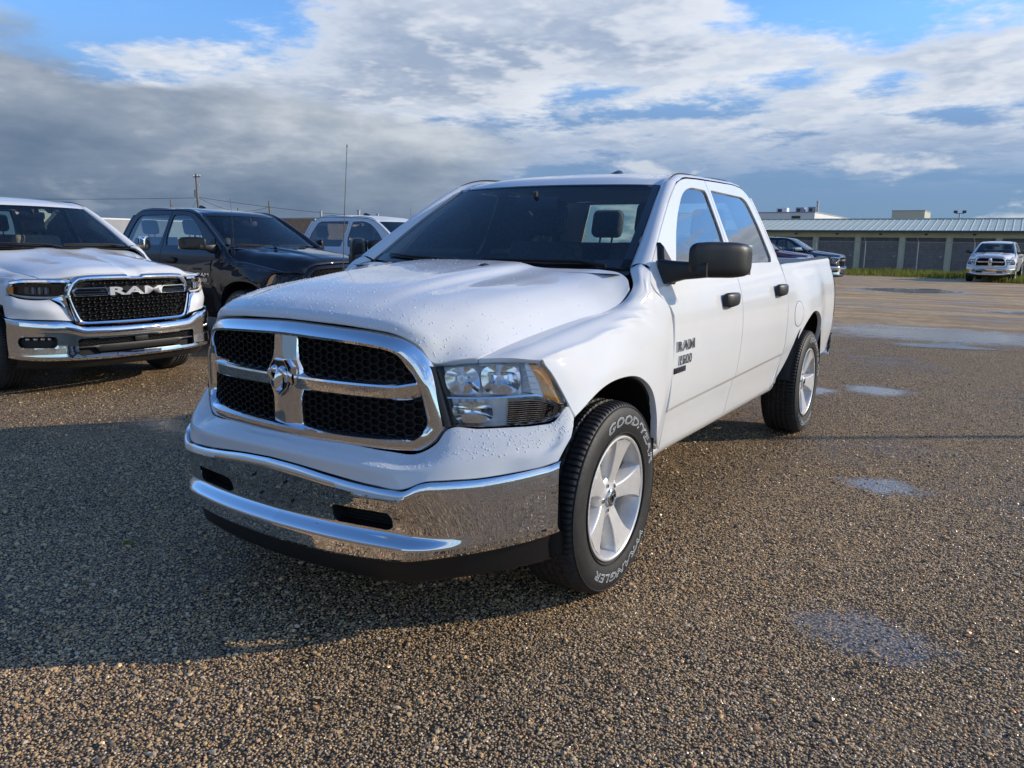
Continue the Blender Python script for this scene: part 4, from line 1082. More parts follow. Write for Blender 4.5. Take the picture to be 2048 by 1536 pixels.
        for c in np.linspace(.61, .96, 11):
            a0, a1 = .46 - .06*(c-.6), .955 - .12*max(0, c-.75)
            sub = np.linspace(a0, a1, 14); wv = [.004*math.sin(k*2.1) for k in range(14)]
            b.grid(np.array([[P(a, c-.014, .034) for a in sub], [P(a, c-.002, .012+w_) for a, w_ in zip(sub, wv)], [P(a, c+.006, .012+w_) for a, w_ in zip(sub, wv)], [P(a, c+.016, .034) for a in sub]]))
        emit(b, 'lamp_rib', MT['chrome2'], 15)
        b = MB()
        for c in (.12, .22, .32, .42):
            b.tube([P(.555+.06*c, c, .02), P(.60+.20*c, c, .012)], .0016, 5)
        g_ = [[P(a0, c, d) for a0, d in ((.545+.05*c, .05), (.57+.12*c, .022), (.60+.28*c, .015))] for c in np.linspace(.03, .50, 6)]
        b.grid(np.array(g_)); emit(b, 'lamp_fin', MT['bezel'], 30)
        # trim strip between grille and lamp
        b = MB(); T = spl(np.array([(.600, -.772, 1.040), (.632, -.770, .930), (.664, -.766, .822)]), 12); T2 = spl(np.array([(.618, -.750, 1.036), (.651, -.748, .93), (.684, -.744, .826)]), 12)
        b.grid(np.array([T-np.array([.004, -.02, 0]), T, (T+T2)/2-np.array([0, .004, 0]), T2, T2+np.array([.004, .03, 0])])); emit(b, 'lamp_trim', MT['plastic'], 40)
    # ---- bumper cover (painted)
    r0 = [(0, -.925, .742), (.15, -.918, .738), (.324, -.899, .739), (.477, -.860, .727), (.578, -.815, .724), (.640, -.780, .766), (.668, -.762, .812), (.76, -.690, .815), (.84, -.607, .816), (.905, -.535, .818), (.944, -.480, .826), (.975, -.425, .878), (.990, -.405, .838)]
    r1 = [(0, -.968, .724), (.15, -.962, .720), (.324, -.943, .716), (.477, -.907, .706), (.585, -.860, .702), (.650, -.822, .724), (.695, -.790, .752), (.775, -.712, .772), (.855, -.625, .780), (.917, -.545, .786), (.952, -.492, .796), (.982, -.430, .835), (.996, -.420, .806)]
    r2 = [(0, -.992, .704), (.15, -.986, .701), (.324, -.969, .696), (.477, -.937, .688), (.592, -.895, .684), (.660, -.856, .692), (.712, -.815, .705), (.790, -.735, .720), (.870, -.640, .730), (.928, -.558, .738), (.962, -.503, .748), (.984, -.475, .765), (1.000, -.445, .772)]
    r3 = [(0, -.996, .692), (.15, -.990, .689), (.324, -.974, .684), (.477, -.943, .675), (.594, -.902, .668), (.663, -.862, .678), (.716, -.819, .690), (.794, -.738, .702), (.874, -.643, .712), (.925, -.590, .716), (.955, -.548, .726), (.978, -.515, .737), (.999, -.478, .747)]
    r4 = [(0, -0.99, 0.661), (0.15, -0.984, 0.654), (0.324, -0.97, 0.639), (0.477, -0.945, 0.625), (0.597, -0.912, 0.623), (0.655, -0.876, 0.649), (0.72, -0.826, 0.655), (0.8, -0.745, 0.657), (0.88, -0.65, 0.667), (0.925, -0.605, 0.676), (0.952, -0.576, 0.683), (0.973, -0.55, 0.691), (0.992, -0.522, 0.700)]
    A = np.array([np.stack([r[k] for r in (r0, r1, r2, r3, r4)]) for k in range(13)]).transpose(1, 0, 2)
    U = np.array([spl(r, 90) for r in (r0, r1, r2, r3, r4)])
    V = np.concatenate([ruled(U[0], U[1], 5)[:-1], ruled(U[1], U[2], 6)[:-1], ruled(U[2], U[3], 3)[:-1], ruled(U[3], U[4], 6)], 0)
    V[1:4, :, 2] -= 0.0
    full = np.concatenate([(V*np.array([-1, 1, 1]))[:, ::-1][:, :-1], V], 1)
    b = MB(); b.grid(flange(full, .003, .03, flipn=-1), flip=True); cov = b.obj('bumper_cover', pm, root, ang=35)
    beads_mb(full[:10], 900, lambda p: 1.0 if p[0] > .45 else .12, seed=3).obj('rain_drops', MT['drop'], cov, ang=180)['kind'] = 'stuff'
    # ---- chrome bumper
    xs = [0, .15, .30, .45, .55, .60, .655, .72, .80, .88, .936, .968, .990]
    yb = np.array([-1.002, -.997, -.986, -.965, -.945, -.930, -.897, -.842, -.760, -.664, -.582, -.530, -.498])
    zt = np.array([.650, .643, .628, .614, .609, .609, .638, .643, .645, .655, .665, .673, .686])
    zb = np.array([.326, .326, .328, .334, .342, .348, .356, .366, .378, .391, .401, .410, .418])
    shelf = np.array([1, 1, 1, 1, 1, .92, .72, .35, .06, 0, 0, 0, 0])
    def brow(fz, dy, abs_=None, dz=0.0, k=None):
        z = zt*(1-fz)+zb*fz + dz
        if abs_ is not None: z = abs_*k + z*(1-k)
        return np.stack([xs, yb+dy, z], 1)
    zs_hi, zs_lo = .443, .405
    def face(z, dy, f): return np.stack([xs, yb - .012 + (dy+.012)*shelf, (zt*(1-f)+zb*f)*(1-shelf) + z*shelf], 1)
    rows = [brow(0, .030, dz=.004), brow(0, .004, dz=.006), brow(.02, -.006), brow(.08, -.010), face(.578, .002, .25), face(.530, .018, .42), face(.512, .028, .52), face(.492, .036, .60),
            face(zs_hi, .046, .74), face(zs_hi-.004, .045, .75), face(zs_lo+.003, .006, .84), face(zs_lo-.004, .003, .86),
            np.stack([xs, yb - .006 + .010*shelf, zt*.06+zb*.94], 1), np.stack([xs, yb + .010 + .012*shelf, zb], 1), brow(1.0, .06, dz=-.006)]
    rows = [spl(r, 120) for r in rows]
    seg = []
    for k, (a, c_) in enumerate(zip(rows[:-1], rows[1:])):
        m_ = {3: 6, 4: 5, 6: 4, 7: 6, 9: 4, 11: 5, 12: 4}.get(k, 2)
        seg.append(ruled(a, c_, m_)[:-1])
    V = np.concatenate(seg + [rows[-1][None]], 0)
    full = np.concatenate([(V*np.array([-1, 1, 1]))[:, ::-1][:, :-1], V], 1)
    # slots for the fog lamp covers: drop the cells, then pull the border onto the outline
    def sdf(x, z):
        qx, qz = abs(abs(x)-.412)-.128+.03, abs(z-.489)-.036+.03
        # lower edge follows the shelf
        return math.hypot(max(qx, 0), max(qz, 0)) + min(max(qx, qz), 0) - .03
    D = np.array([[sdf(p[0], p[2]) for p in r] for r in full])
    mid = (D[:-1, :-1]+D[1:, :-1]+D[:-1, 1:]+D[1:, 1:])/4; keep = mid > 0
    edge = np.zeros(D.shape, bool)
    for i in range(D.shape[0]):
        for j in range(D.shape[1]):
            c4 = [keep[a, c_] for a in (i-1, i) for c_ in (j-1, j) if 0 <= a < keep.shape[0] and 0 <= c_ < keep.shape[1]]
            edge[i, j] = any(c4) and not all(c4)
    for i, j in zip(*np.where(edge)):
        p = full[i, j]; e = 1e-4
        gx = (sdf(p[0]+e, p[2])-sdf(p[0]-e, p[2]))/(2*e); gz = (sdf(p[0], p[2]+e)-sdf(p[0], p[2]-e))/(2*e); l = math.hypot(gx, gz) or 1
        full[i, j, 0] -= D[i, j]*gx/l; full[i, j, 2] -= D[i, j]*gz/l
    b = MB(); b.grid(full, mask=keep); bo = b.obj('front_bumper', MT['chrome'], root, ang=40)
    for s in (1, -1):
        t = np.linspace(0, 2*np.pi, 40, endpoint=False)
        ol = rounded([(.284, .453), (.540, .453), (.540, .525), (.284, .525)], .03, 6)
        yy = np.interp(ol[:, 0], xs, yb)
        r_ = [np.stack([s*((ol[:, 0]-.412)*k+.412), yy + .038 + dy, (ol[:, 1]-.489)*k+.489], 1) for k, dy in ((1.0, .000), (.99, .012), (.97, .07))]
        b = MB(); b.grid(np.array(r_), wrap=True, flip=s < 0); b.poly(r_[2], flip=s < 0); b.obj('fog_lamp_cover', MT['plastic'], bo, ang=40)
        ys_ = [np.interp(x, xs, yb)+.08 for x in (.30, .53)]
        b = MB()
        for z in np.linspace(.462, .516, 6): b.tube([(s*.295, ys_[0], z), (s*.41, np.interp(.41, xs, yb)+.08, z), (s*.528, ys_[1], z)], .0022, 5)
        b.obj('cover_ribs', MT['mesh'], bo, ang=60)
    for x in (.088, -.088):
        for z, y in ((.576, -1.0005), (.494, -.966)):
            b = MB(); b.revolve([(-.004, .006), (-.005, .0045), (.004, .0045), (.004, .0001)], 12, 'y', (x, y, z)); b.obj('bumper_bolt_hole', MT['gap'], bo)
    # lower air dam
    rows = []
    for fz, dy, dz in ((1, .012, .012), (1, .022, -.03), (1, .035, -.085), (1, .055, -.10)):
        k = np.linspace(0, 1, 13)
        rows.append(spl(np.stack([np.array(xs)*(.97 if dz < -.02 else .985), yb + .02 + dy, zb*.6 + .352*.4 + dz], 1)[:12], 60))
    V = np.array(rows); full = np.concatenate([(V*np.array([-1, 1, 1]))[:, ::-1][:, :-1], V], 1)
    b = MB(); b.grid(full); b.obj('air_dam', MT['plastic'], root, ang=50)
    add_mirrors(root, MT['plastic'])
    # ---- badges on the front doors
    for s in (1, -1):
        for nm, txt, hgt, y0, z0, wd, m_ in (('badge_name', 'RAM', .050, .735, .998, 1.75, 'silverbadge'), ('badge_number', '1500', .048, .735, .928, 1.42, 'silverbadge')):
            b = MB()
            add_text(b, txt, hgt, lambda u, v, d: (s*(float(S(y0+s*u, z0+v))+d+.001), y0+s*u, z0+v), .006, wd, bold=.02)
            b.obj(nm, MT[m_], root, ang=30)
        b = MB(); b.rbox((-.004, -.075, -.014), (.004, .075, .014), .002); x = float(S(.66, .882)); b.v = [V+np.array([x+.003, .665, .883]) for V in b.v]
        if s < 0: b = b.mirror()
        bo_ = b.obj('badge_plate', MT['gloss'], root, ang=30)
        b = MB(); add_text(b, 'CLASSIC', .016, lambda u, v, d: (s*(x+.007+d), .665+s*u, .883+v), .0015, 1.15); b.obj('badge_lettering', MT['silverbadge'], bo_, ang=30)
    # ---- aerial on the passenger wing
    b = MB(); b.tube([(-.845, .262, 1.225), (-.842, .264, 1.25), (-.84, .266, 1.262)], [.016, .014, .006], 12)
    an = b.obj('antenna_base', MT['plastic'], root)
    b = MB(); b.tube([(-.84, .266, 1.255), (-.838, .285, 1.60), (-.835, .315, 1.985)], [.0026, .0022, .0018], 6); b.tube([(-.835, .314, 1.975), (-.835, .316, 1.99)], [.0035, .0035], 6); b.obj('antenna_mast', MT['steel'], root)
    make_wheels(root, [(.865, 0), (-.865, 0), (.862, 3.569), (-.862, 3.569)], steer=R(0))
    return root
def spl_rows(A, n):
    return np.stack([spl(A[:, j], n) for j in range(A.shape[1])], 1)
def spl_rect(c, hy, hz, n=16):
    a = np.linspace(0, 2*np.pi, n, endpoint=False)
    return np.stack([np.full(n, c[0]), c[1] - hy*np.sign(np.cos(a))*abs(np.cos(a))**.5, c[2] + hz*np.sign(np.sin(a))*abs(np.sin(a))**.5], 1)
# ---------------------------------------------------------------- newer nose: lettered mesh grille, slim lamps, deep chrome bumper
def yn(x): return interp1([0, .30, .50, .60, .68, .80, .90, .97, 1.01], [-.955, -.940, -.912, -.884, -.845, -.765, -.680, -.610, -.555], np.abs(x))
def sdf_cut(full, sdf):
    """mask of cells to keep outside sdf, border pulled onto its outline"""
    D = np.array([[sdf(p[0], p[2]) for p in r] for r in full])
    keep = (D[:-1, :-1]+D[1:, :-1]+D[:-1, 1:]+D[1:, 1:])/4 > 0
    for i in range(D.shape[0]):
        for j in range(D.shape[1]):
            c4 = [keep[a, c] for a in (i-1, i) for c in (j-1, j) if 0 <= a < keep.shape[0] and 0 <= c < keep.shape[1]]
            if any(c4) and not all(c4):
                p = full[i, j]; e = 1e-4
                gx = (sdf(p[0]+e, p[2])-sdf(p[0]-e, p[2]))/(2*e); gz = (sdf(p[0], p[2]+e)-sdf(p[0], p[2]-e))/(2*e); l = math.hypot(gx, gz) or 1
                full[i, j, 0] -= D[i, j]*gx/l; full[i, j, 2] -= D[i, j]*gz/l
    return keep
def rbx(x, z, cx, cz, hx, hz, r):
    qx, qz = abs(x-cx)-hx+r, abs(z-cz)-hz+r
    return math.hypot(max(qx, 0), max(qz, 0)) + min(max(qx, qz), 0) - r
def build_newgen():
    root = empty('pickup_truck'); pm = MT['white']
    body_common(root, {'seat': MT['pale']}, 'new')
    fs = [[(.800, -.715, 1.098), (.880, -.660, 1.098), (.950, -.605, 1.088), (.985, -.572, 1.04), (1.000, -.556, .98), (1.008, -.535, .92), (1.012, -.500, .85)],
          [(.797, -.56, 1.112), (.878, -.54, 1.112), (.952, -.505, 1.092), (.985, -.475, 1.035), (1.000, -.45, .975), (1.008, -.425, .92), (1.012, -.40, .868)],
          [(.792, -.38, 1.128), (.862, -.38, 1.126), (.942, -.36, 1.092), (.972, -.345, 1.04), (.990, -.325, .99), (1.002, -.305, .94), (1.008, -.295, .895)]]
    pair(lambda: fender_mb(fs), 'front_fender', pm, root, ang=36)
    rows = [
        [(0, -.925, 1.118), (.05, -.925, 1.120), (.10, -.925, 1.142), (.20, -.922, 1.146), (.34, -.915, 1.146), (.48, -.895, 1.140), (.57, -.868, 1.118), (.66, -.82, 1.102), (.79, -.722, 1.100)],
        [(0, -.89, 1.150), (.05, -.89, 1.153), (.10, -.89, 1.168), (.20, -.887, 1.172), (.34, -.88, 1.172), (.48, -.858, 1.166), (.58, -.825, 1.145), (.68, -.765, 1.120), (.79, -.68, 1.108)],
        [(0, -.70, 1.195), (.05, -.70, 1.199), (.10, -.70, 1.214), (.20, -.698, 1.220), (.34, -.69, 1.218), (.48, -.67, 1.205), (.60, -.64, 1.182), (.70, -.60, 1.150), (.79, -.555, 1.118)],
        [(0, -.35, 1.250), (.06, -.35, 1.255), (.12, -.35, 1.268), (.22, -.35, 1.274), (.36, -.35, 1.262), (.48, -.35, 1.236), (.62, -.35, 1.214), (.72, -.35, 1.178), (.785, -.35, 1.136)],
        [(0, .0, 1.298), (.07, .0, 1.302), (.14, .0, 1.312), (.25, .0, 1.316), (.38, .0, 1.300), (.50, .0, 1.272), (.66, .0, 1.250), (.76, .0, 1.212), (.808, .0, 1.176)],
        [(0, .25, 1.345), (.08, .25, 1.348), (.16, .25, 1.354), (.27, .262, 1.356), (.40, .275, 1.344), (.54, .29, 1.332), (.72, .305, 1.316), (.81, .29, 1.278), (.86, .265, 1.240)]]
    A = sym_hood(rows, 50, 50); h = MB(); h.grid(flange(A, .004, .03)); h.obj('hood', pm, root, ang=36)
    eb = MB(); B = A.copy(); B[..., 2] -= .07; eb.grid(B[8:, 6:-6]); eb.obj('engine_cover', MT['gap'], root)
    # ---- grille
    gr = empty('grille'); gr.parent = root
    oh = np.array([(0, 1.104), (.055, 1.106), (.085, 1.128), (.20, 1.130), (.34, 1.130), (.46, 1.126), (.545, 1.112), (.600, 1.060), (.632, .985), (.640, .925), (.618, .83), (.590, .735), (.562, .672), (.50, .655), (.34, .652), (.20, .650), (.085, .650)])
    ih = np.array([(0, 1.068), (.055, 1.068), (.085, 1.068), (.20, 1.068), (.34, 1.067), (.45, 1.064), (.510, 1.052), (.560, 1.010), (.588, .960), (.594, .915), (.572, .83), (.545, .755), (.520, .708), (.47, .694), (.34, .692), (.20, .690), (.085, .690)])
    def fullc(hf, bot): return np.vstack([hf, [[0, bot]], (hf*np.array([-1, 1]))[:0:-1]])
    def dense(C, per=6):
        out = []; n = len(C)
        for i in range(n):
            p0, p1, p2, p3 = C[i-1], C[i], C[(i+1) % n], C[(i+2) % n]
            for t in np.linspace(0, 1, per, endpoint=False):
                m1 = (p2-p0)/2*.7; m2 = (p3-p1)/2*.7
                out.append((2*t**3-3*t**2+1)*p1 + (t**3-2*t**2+t)*m1 + (-2*t**3+3*t**2)*p2 + (t**3-t**2)*m2)
        return np.array(out)
    Od, Id = dense(fullc(oh, .650)), dense(fullc(ih, .690)); w = Od-Id
    rr = []
    for f, d in ((-.03, .08), (0, .018), (.15, -.004), (.40, -.010), (.62, -.006), (.66, .0), (.9, .012), (1.0, .03), (1.0, .07)):
        P = Id + w*f; rr.append(np.stack([P[:, 0], yn(P[:, 0]) + d, P[:, 1]], 1))
    b = MB(); b.grid(np.array(rr), wrap=True, flip=True); b.obj('grille_surround', MT['chrome2'], gr, ang=35)
    bk = MB(); xs = np.linspace(-.60, .60, 24); bk.grid(np.array([np.stack([xs, yn(xs)+.07, np.full(24, z)], 1) for z in (.68, 1.08)])); bk.obj('radiator_screen', MT['gap'], gr)
    def half_w(z): return np.interp(z, [.69, .755, .83, .915, .96, 1.01, 1.05], [.49, .545, .572, .594, .588, .555, .50])
    for k, z in enumerate(np.r_[np.linspace(.712, .902, 7), 1.045]):
        b = MB(); pitch = .105; off = (k % 2)*pitch/2
        for i in range(-7, 8):
            cx = i*pitch + off
            if abs(cx) + .04 > half_w(z): continue
            for s_, w_ in ((1, .046),):
                pts = [(-w_, 0), (-w_+.012, .010), (w_-.012, .010), (w_, 0), (w_-.012, -.010), (-w_+.012, -.010)]
                def q(a, y): return [(cx+p[0]*a, float(yn(cx))+y, z+p[1]*a) for p in pts]
                b.grid(np.array([q(1.0, .05), q(1.0, .016), q(.93, .010), q(.72, .012), q(.70, .04)]), wrap=True)
        xx = np.linspace(-half_w(z)+.0, half_w(z), 20); b.tube(np.stack([xx, yn(xx)+.03, np.full(20, z)], 1), .0035, 5)
        b.obj('mesh_row', MT['mesh'], gr, ang=30)
    b = MB(); add_text(b, 'RAM', .078, lambda u, v, d: (u, float(yn(u))-.002-d, .970+v), .022, 2.55, bold=.035, space=1.05); b.obj('grille_lettering', MT['letterchrome'], gr, ang=30)
    for s in (1, -1):
        C = rounded([(.262, .930), (.262, .955), (.285, 1.010), (.555, 1.010), (.585, .975), (.575, .925), (.31, .925)], .012, 4)
        ci = (C-C.mean(0))*np.array([.90, .70])+C.mean(0)
        b = MB(); f = lambda P, d: np.stack([s*P[:, 0], yn(P[:, 0])+d, P[:, 1]], 1)
        b.grid(np.array([f(C, .04), f(C, .0), f(C*.7+ci*.3, -.008), f(C*.3+ci*.7, -.008), f(ci, .0), f(ci, .04)]), wrap=True, flip=s < 0); b.obj('grille_bracket', MT['chrome2'], gr, ang=30)
        for z in (.945, .967, .989):
            b = MB(); xx = np.linspace(.285, .565, 8); b.tube(np.stack([s*xx, yn(xx)+.012, np.full(8, z)], 1), .007, 6); b.obj('bracket_slat', MT['gloss'], gr)
    # ---- headlights, chrome brow
    for s in (1, -1):
        hl = empty('headlight'); hl.parent = root
        def emit(b, nm, m_, ang=40):
            b = b if s > 0 else b.mirror(); return b.obj(nm, m_, hl, ang=ang)
        xx = np.array([.640, .70, .78, .86, .93, .975, 1.000])
        tp = np.stack([xx, yn(xx)-.002, [1.040, 1.043, 1.044, 1.045, 1.043, 1.036, 1.015]], 1); bt = np.stack([xx, yn(xx)-.002, [.925, .905, .902, .905, .918, .938, .975]], 1)
        A = ruled(spl(tp, 24), spl(bt, 24), 10); n = np.array([.5, -.86, 0])
        b = MB(); b.grid(flange(A, .002, .02, flipn=-1), flip=True); emit(b, 'lens', MT['lens'])
        b = MB(); b.grid(A - n*.06); emit(b, 'lamp_back', MT['gloss'])
        def P(a, c, d): i, j = c*9, a*23; i0, j0 = min(int(i), 8), min(int(j), 22); fi, fj = i-i0, j-j0; return (A[i0, j0]*(1-fj)+A[i0, j0+1]*fj)*(1-fi)+(A[i0+1, j0]*(1-fj)+A[i0+1, j0+1]*fj)*fi - n*d
        for a0 in (.30, .41, .52, .63):
            b = MB(); b.grid(np.array([[P(a, c, d) for a, d in ((a0-.045, .016), (a0-.03, .035), (a0, .042), (a0+.03, .035), (a0+.045, .016))] for c in (.22, .36, .50, .66)])); emit(b, 'projector', MT['silverbadge'], 30)
        b = MB(); b.grid(np.array([[P(a, c, .015) for a in np.linspace(.86, .97, 4)] for c in np.linspace(.2, .8, 4)])); emit(b, 'turn_signal', MT['amber'])
        b = MB(); b.grid(np.array([[P(a, c, d) for a in np.linspace(.03, .95, 16)] for c, d in ((.80, .02), (.88, .006), (.95, .02))])); emit(b, 'light_strip', MT['bezel'])
        x2 = np.array([.60, .66, .75, .85, .93, .985]); y2 = yn(x2)
        up_ = np.stack([x2, y2+.016, [1.085, 1.088, 1.090, 1.090, 1.086, 1.070]], 1); m1 = np.stack([x2, y2-.008, [1.076, 1.078, 1.080, 1.080, 1.076, 1.060]], 1); m2 = np.stack([x2, y2-.012, [1.060, 1.060, 1.062, 1.062, 1.058, 1.045]], 1); lo = np.stack([x2, y2+.01, [1.046, 1.048, 1.048, 1.048, 1.046, 1.036]], 1)
        b = MB(); b.grid(np.array([spl(q, 24) for q in (up_, m1, m2, lo)])); emit(b, 'chrome_brow', MT['chrome2'], 35)
        # chrome sweep from grille to lamp
        e0 = spl(np.array([(.640, yn(.64)-.004, .935), (.628, yn(.628)-.004, .86), (.600, yn(.60)-.004, .76), (.572, yn(.572)-.004, .675)]), 12)
        e1 = spl(np.array([(.740, yn(.74)-.006, .910), (.672, yn(.672)-.008, .865), (.632, yn(.632)-.008, .77), (.598, yn(.598)-.008, .70)]), 12)
        b = MB(); b.grid(np.array([e0+[0, .03, 0], e0, (e0+e1)/2+[0, .012, 0], e1, e1+[0, .03, 0]])); emit(b, 'chrome_sweep', MT['chrome2'], 35)
    # ---- painted cover under the lamps
    def cover():
        t = np.array([(.748, yn(.748), .902), (.80, yn(.80), .897), (.87, yn(.87), .899), (.935, yn(.935), .912), (.985, yn(.985), .935), (1.006, -.548, .93), (1.014, -.505, .862)])
        o = np.array([(.608, yn(.608), .705), (.70, yn(.70)-.01, .715), (.82, yn(.82)-.015, .722), (.92, yn(.92)-.015, .728), (.985, yn(.985)-.005, .735), (1.010, -.560, .742), (1.016, -.53, .75)])
        m_ = (t+o)/2 + np.array([[-.025, -.01, .015], [.012, -.02, 0], [.014, -.02, 0], [.014, -.014, 0], [.012, -.008, 0], [.004, 0, 0], [.0, 0, 0]])
        b = MB(); b.grid(flange(loft([t, m_, o], 40, 16), .003, .03, flipn=-1), flip=True); return b
    pair(cover, 'bumper_cover', pm, root, ang=36)
    # ---- bumper
    xs = np.array([0, .15, .30, .45, .55, .61, .67, .78, .88, .95, 1.005, 1.030]); yb = np.array([-1.01, -1.007, -.998, -.983, -.968, -.955, -.935, -.880, -.800, -.715, -.625, -.555])
    zt = np.array([.638, .638, .640, .644, .652, .676, .700, .706, .712, .718, .726, .732]); zb = np.array([.335, .335, .336, .338, .340, .342, .344, .346, .350, .356, .366, .376])
    rws = []
    for f, d, dz in ((0, .05, .0), (0, .012, .004), (.02, -.004, 0), (.10, -.014, 0), (.20, -.016, 0), (.28, -.006, 0), (.60, .0, 0), (.85, -.006, 0), (.93, -.010, 0), (1.0, .006, 0), (1.0, .06, -.004)):
        rws.append(spl(np.stack([xs, yb+d, zt*(1-f)+zb*f+dz], 1), 110))
    seg = [ruled(a, c, {5: 12, 6: 9}.get(k, 3))[:-1] for k, (a, c) in enumerate(zip(rws[:-1], rws[1:]))]
    V = np.concatenate(seg+[rws[-1][None]], 0); full = np.concatenate([(V*np.array([-1, 1, 1]))[:, ::-1][:, :-1], V], 1)
    sd = lambda x, z: min(rbx(abs(x), z, 0, .462, .600, .078 if abs(x) > .42 else .070, .025), rbx(abs(x), z, .870, .520, .115, .052, .035))
    keep = sdf_cut(full, sd); b = MB(); b.grid(full, mask=keep); bo = b.obj('front_bumper', MT['chrome2'], root, ang=38)
    xx = np.linspace(-.62, .62, 30); yy = np.interp(abs(xx), xs, yb)
    b = MB(); b.grid(np.array([np.stack([xx, yy+.06, np.full(30, z)], 1) for z in (.37, .56)])); b.obj('intake_back', MT['gap'], bo)
    b = MB()
    for k, z in enumerate(np.linspace(.484, .528, 4)):
        for i in range(-12, 13):
            cx = i*.048 + (k % 2)*.024
            if abs(cx) > .575 or abs(cx) < .075: continue
            y0 = float(np.interp(abs(cx), xs, yb))+.03; b.tube([(cx-.026, y0, z-.006), (cx, y0-.006, z+.004), (cx+.026, y0, z-.006)], .0042, 5)
    o_ = b.obj('intake_mesh', MT['mesh'], bo, ang=40); o_['kind'] = 'stuff'
    b = MB(); rw = [np.stack([xx, yy+dy, np.where(abs(xx) > .42, z0+.0, z1)], 1) for dy, z0, z1 in ((.05, .470, .474), (.016, .466, .470), (.010, .455, .440), (.02, .450, .405), (.05, .448, .400))]
    b.grid(np.array(rw), flip=True); b.obj('intake_bar', MT['plastic'], bo, ang=40)
    b = MB(); b.rbox((-.07, -1.0, .475), (.07, -.96, .535), .008); b.obj('sensor_plate', MT['plastic'], bo, ang=40)
    for s in (1, -1):
        b = MB()
        ol = rounded([(.755, .468), (.985, .468), (.985, .572), (.755, .572)], .035, 5); yo = np.interp(ol[:, 0], xs, yb)
        r_ = [np.stack([s*((ol[:, 0]-.87)*k+.87), yo+dy, (ol[:, 1]-.52)*k+.52], 1) for k, dy in ((1.03, .006), (.98, .02), (.95, .06))]
        b.grid(np.array(r_), wrap=True, flip=s < 0); b.poly(r_[2], s < 0); fo = b.obj('fog_lamp_housing', MT['plastic'], bo, ang=40)
        for i in range(4):
            x0 = .79 + i*.045; y0 = float(np.interp(x0, xs, yb)); b = MB(); b.rbox((s*x0-.017, y0+.028, .535), (s*x0+.017, y0+.06, .558), .006); b.obj('fog_lamp', MT['reflector'], fo)
    # air dam
    rws = [spl(np.stack([xs*.96, yb+.05+dy, zb*.5+.17+dz], 1)[:11], 40) for dy, dz in ((0, .02), (.02, -.05), (.05, -.08))]
    V = np.array(rws); full = np.concatenate([(V*np.array([-1, 1, 1]))[:, ::-1][:, :-1], V], 1); b = MB(); b.grid(full); b.obj('air_dam', MT['plastic'], root, ang=50)
    add_mirrors(root, MT['chrome2'])
    make_wheels(root, [(.872, 0), (-.872, 0), (.866, 3.569), (-.866, 3.569)], letters=False)
    return root
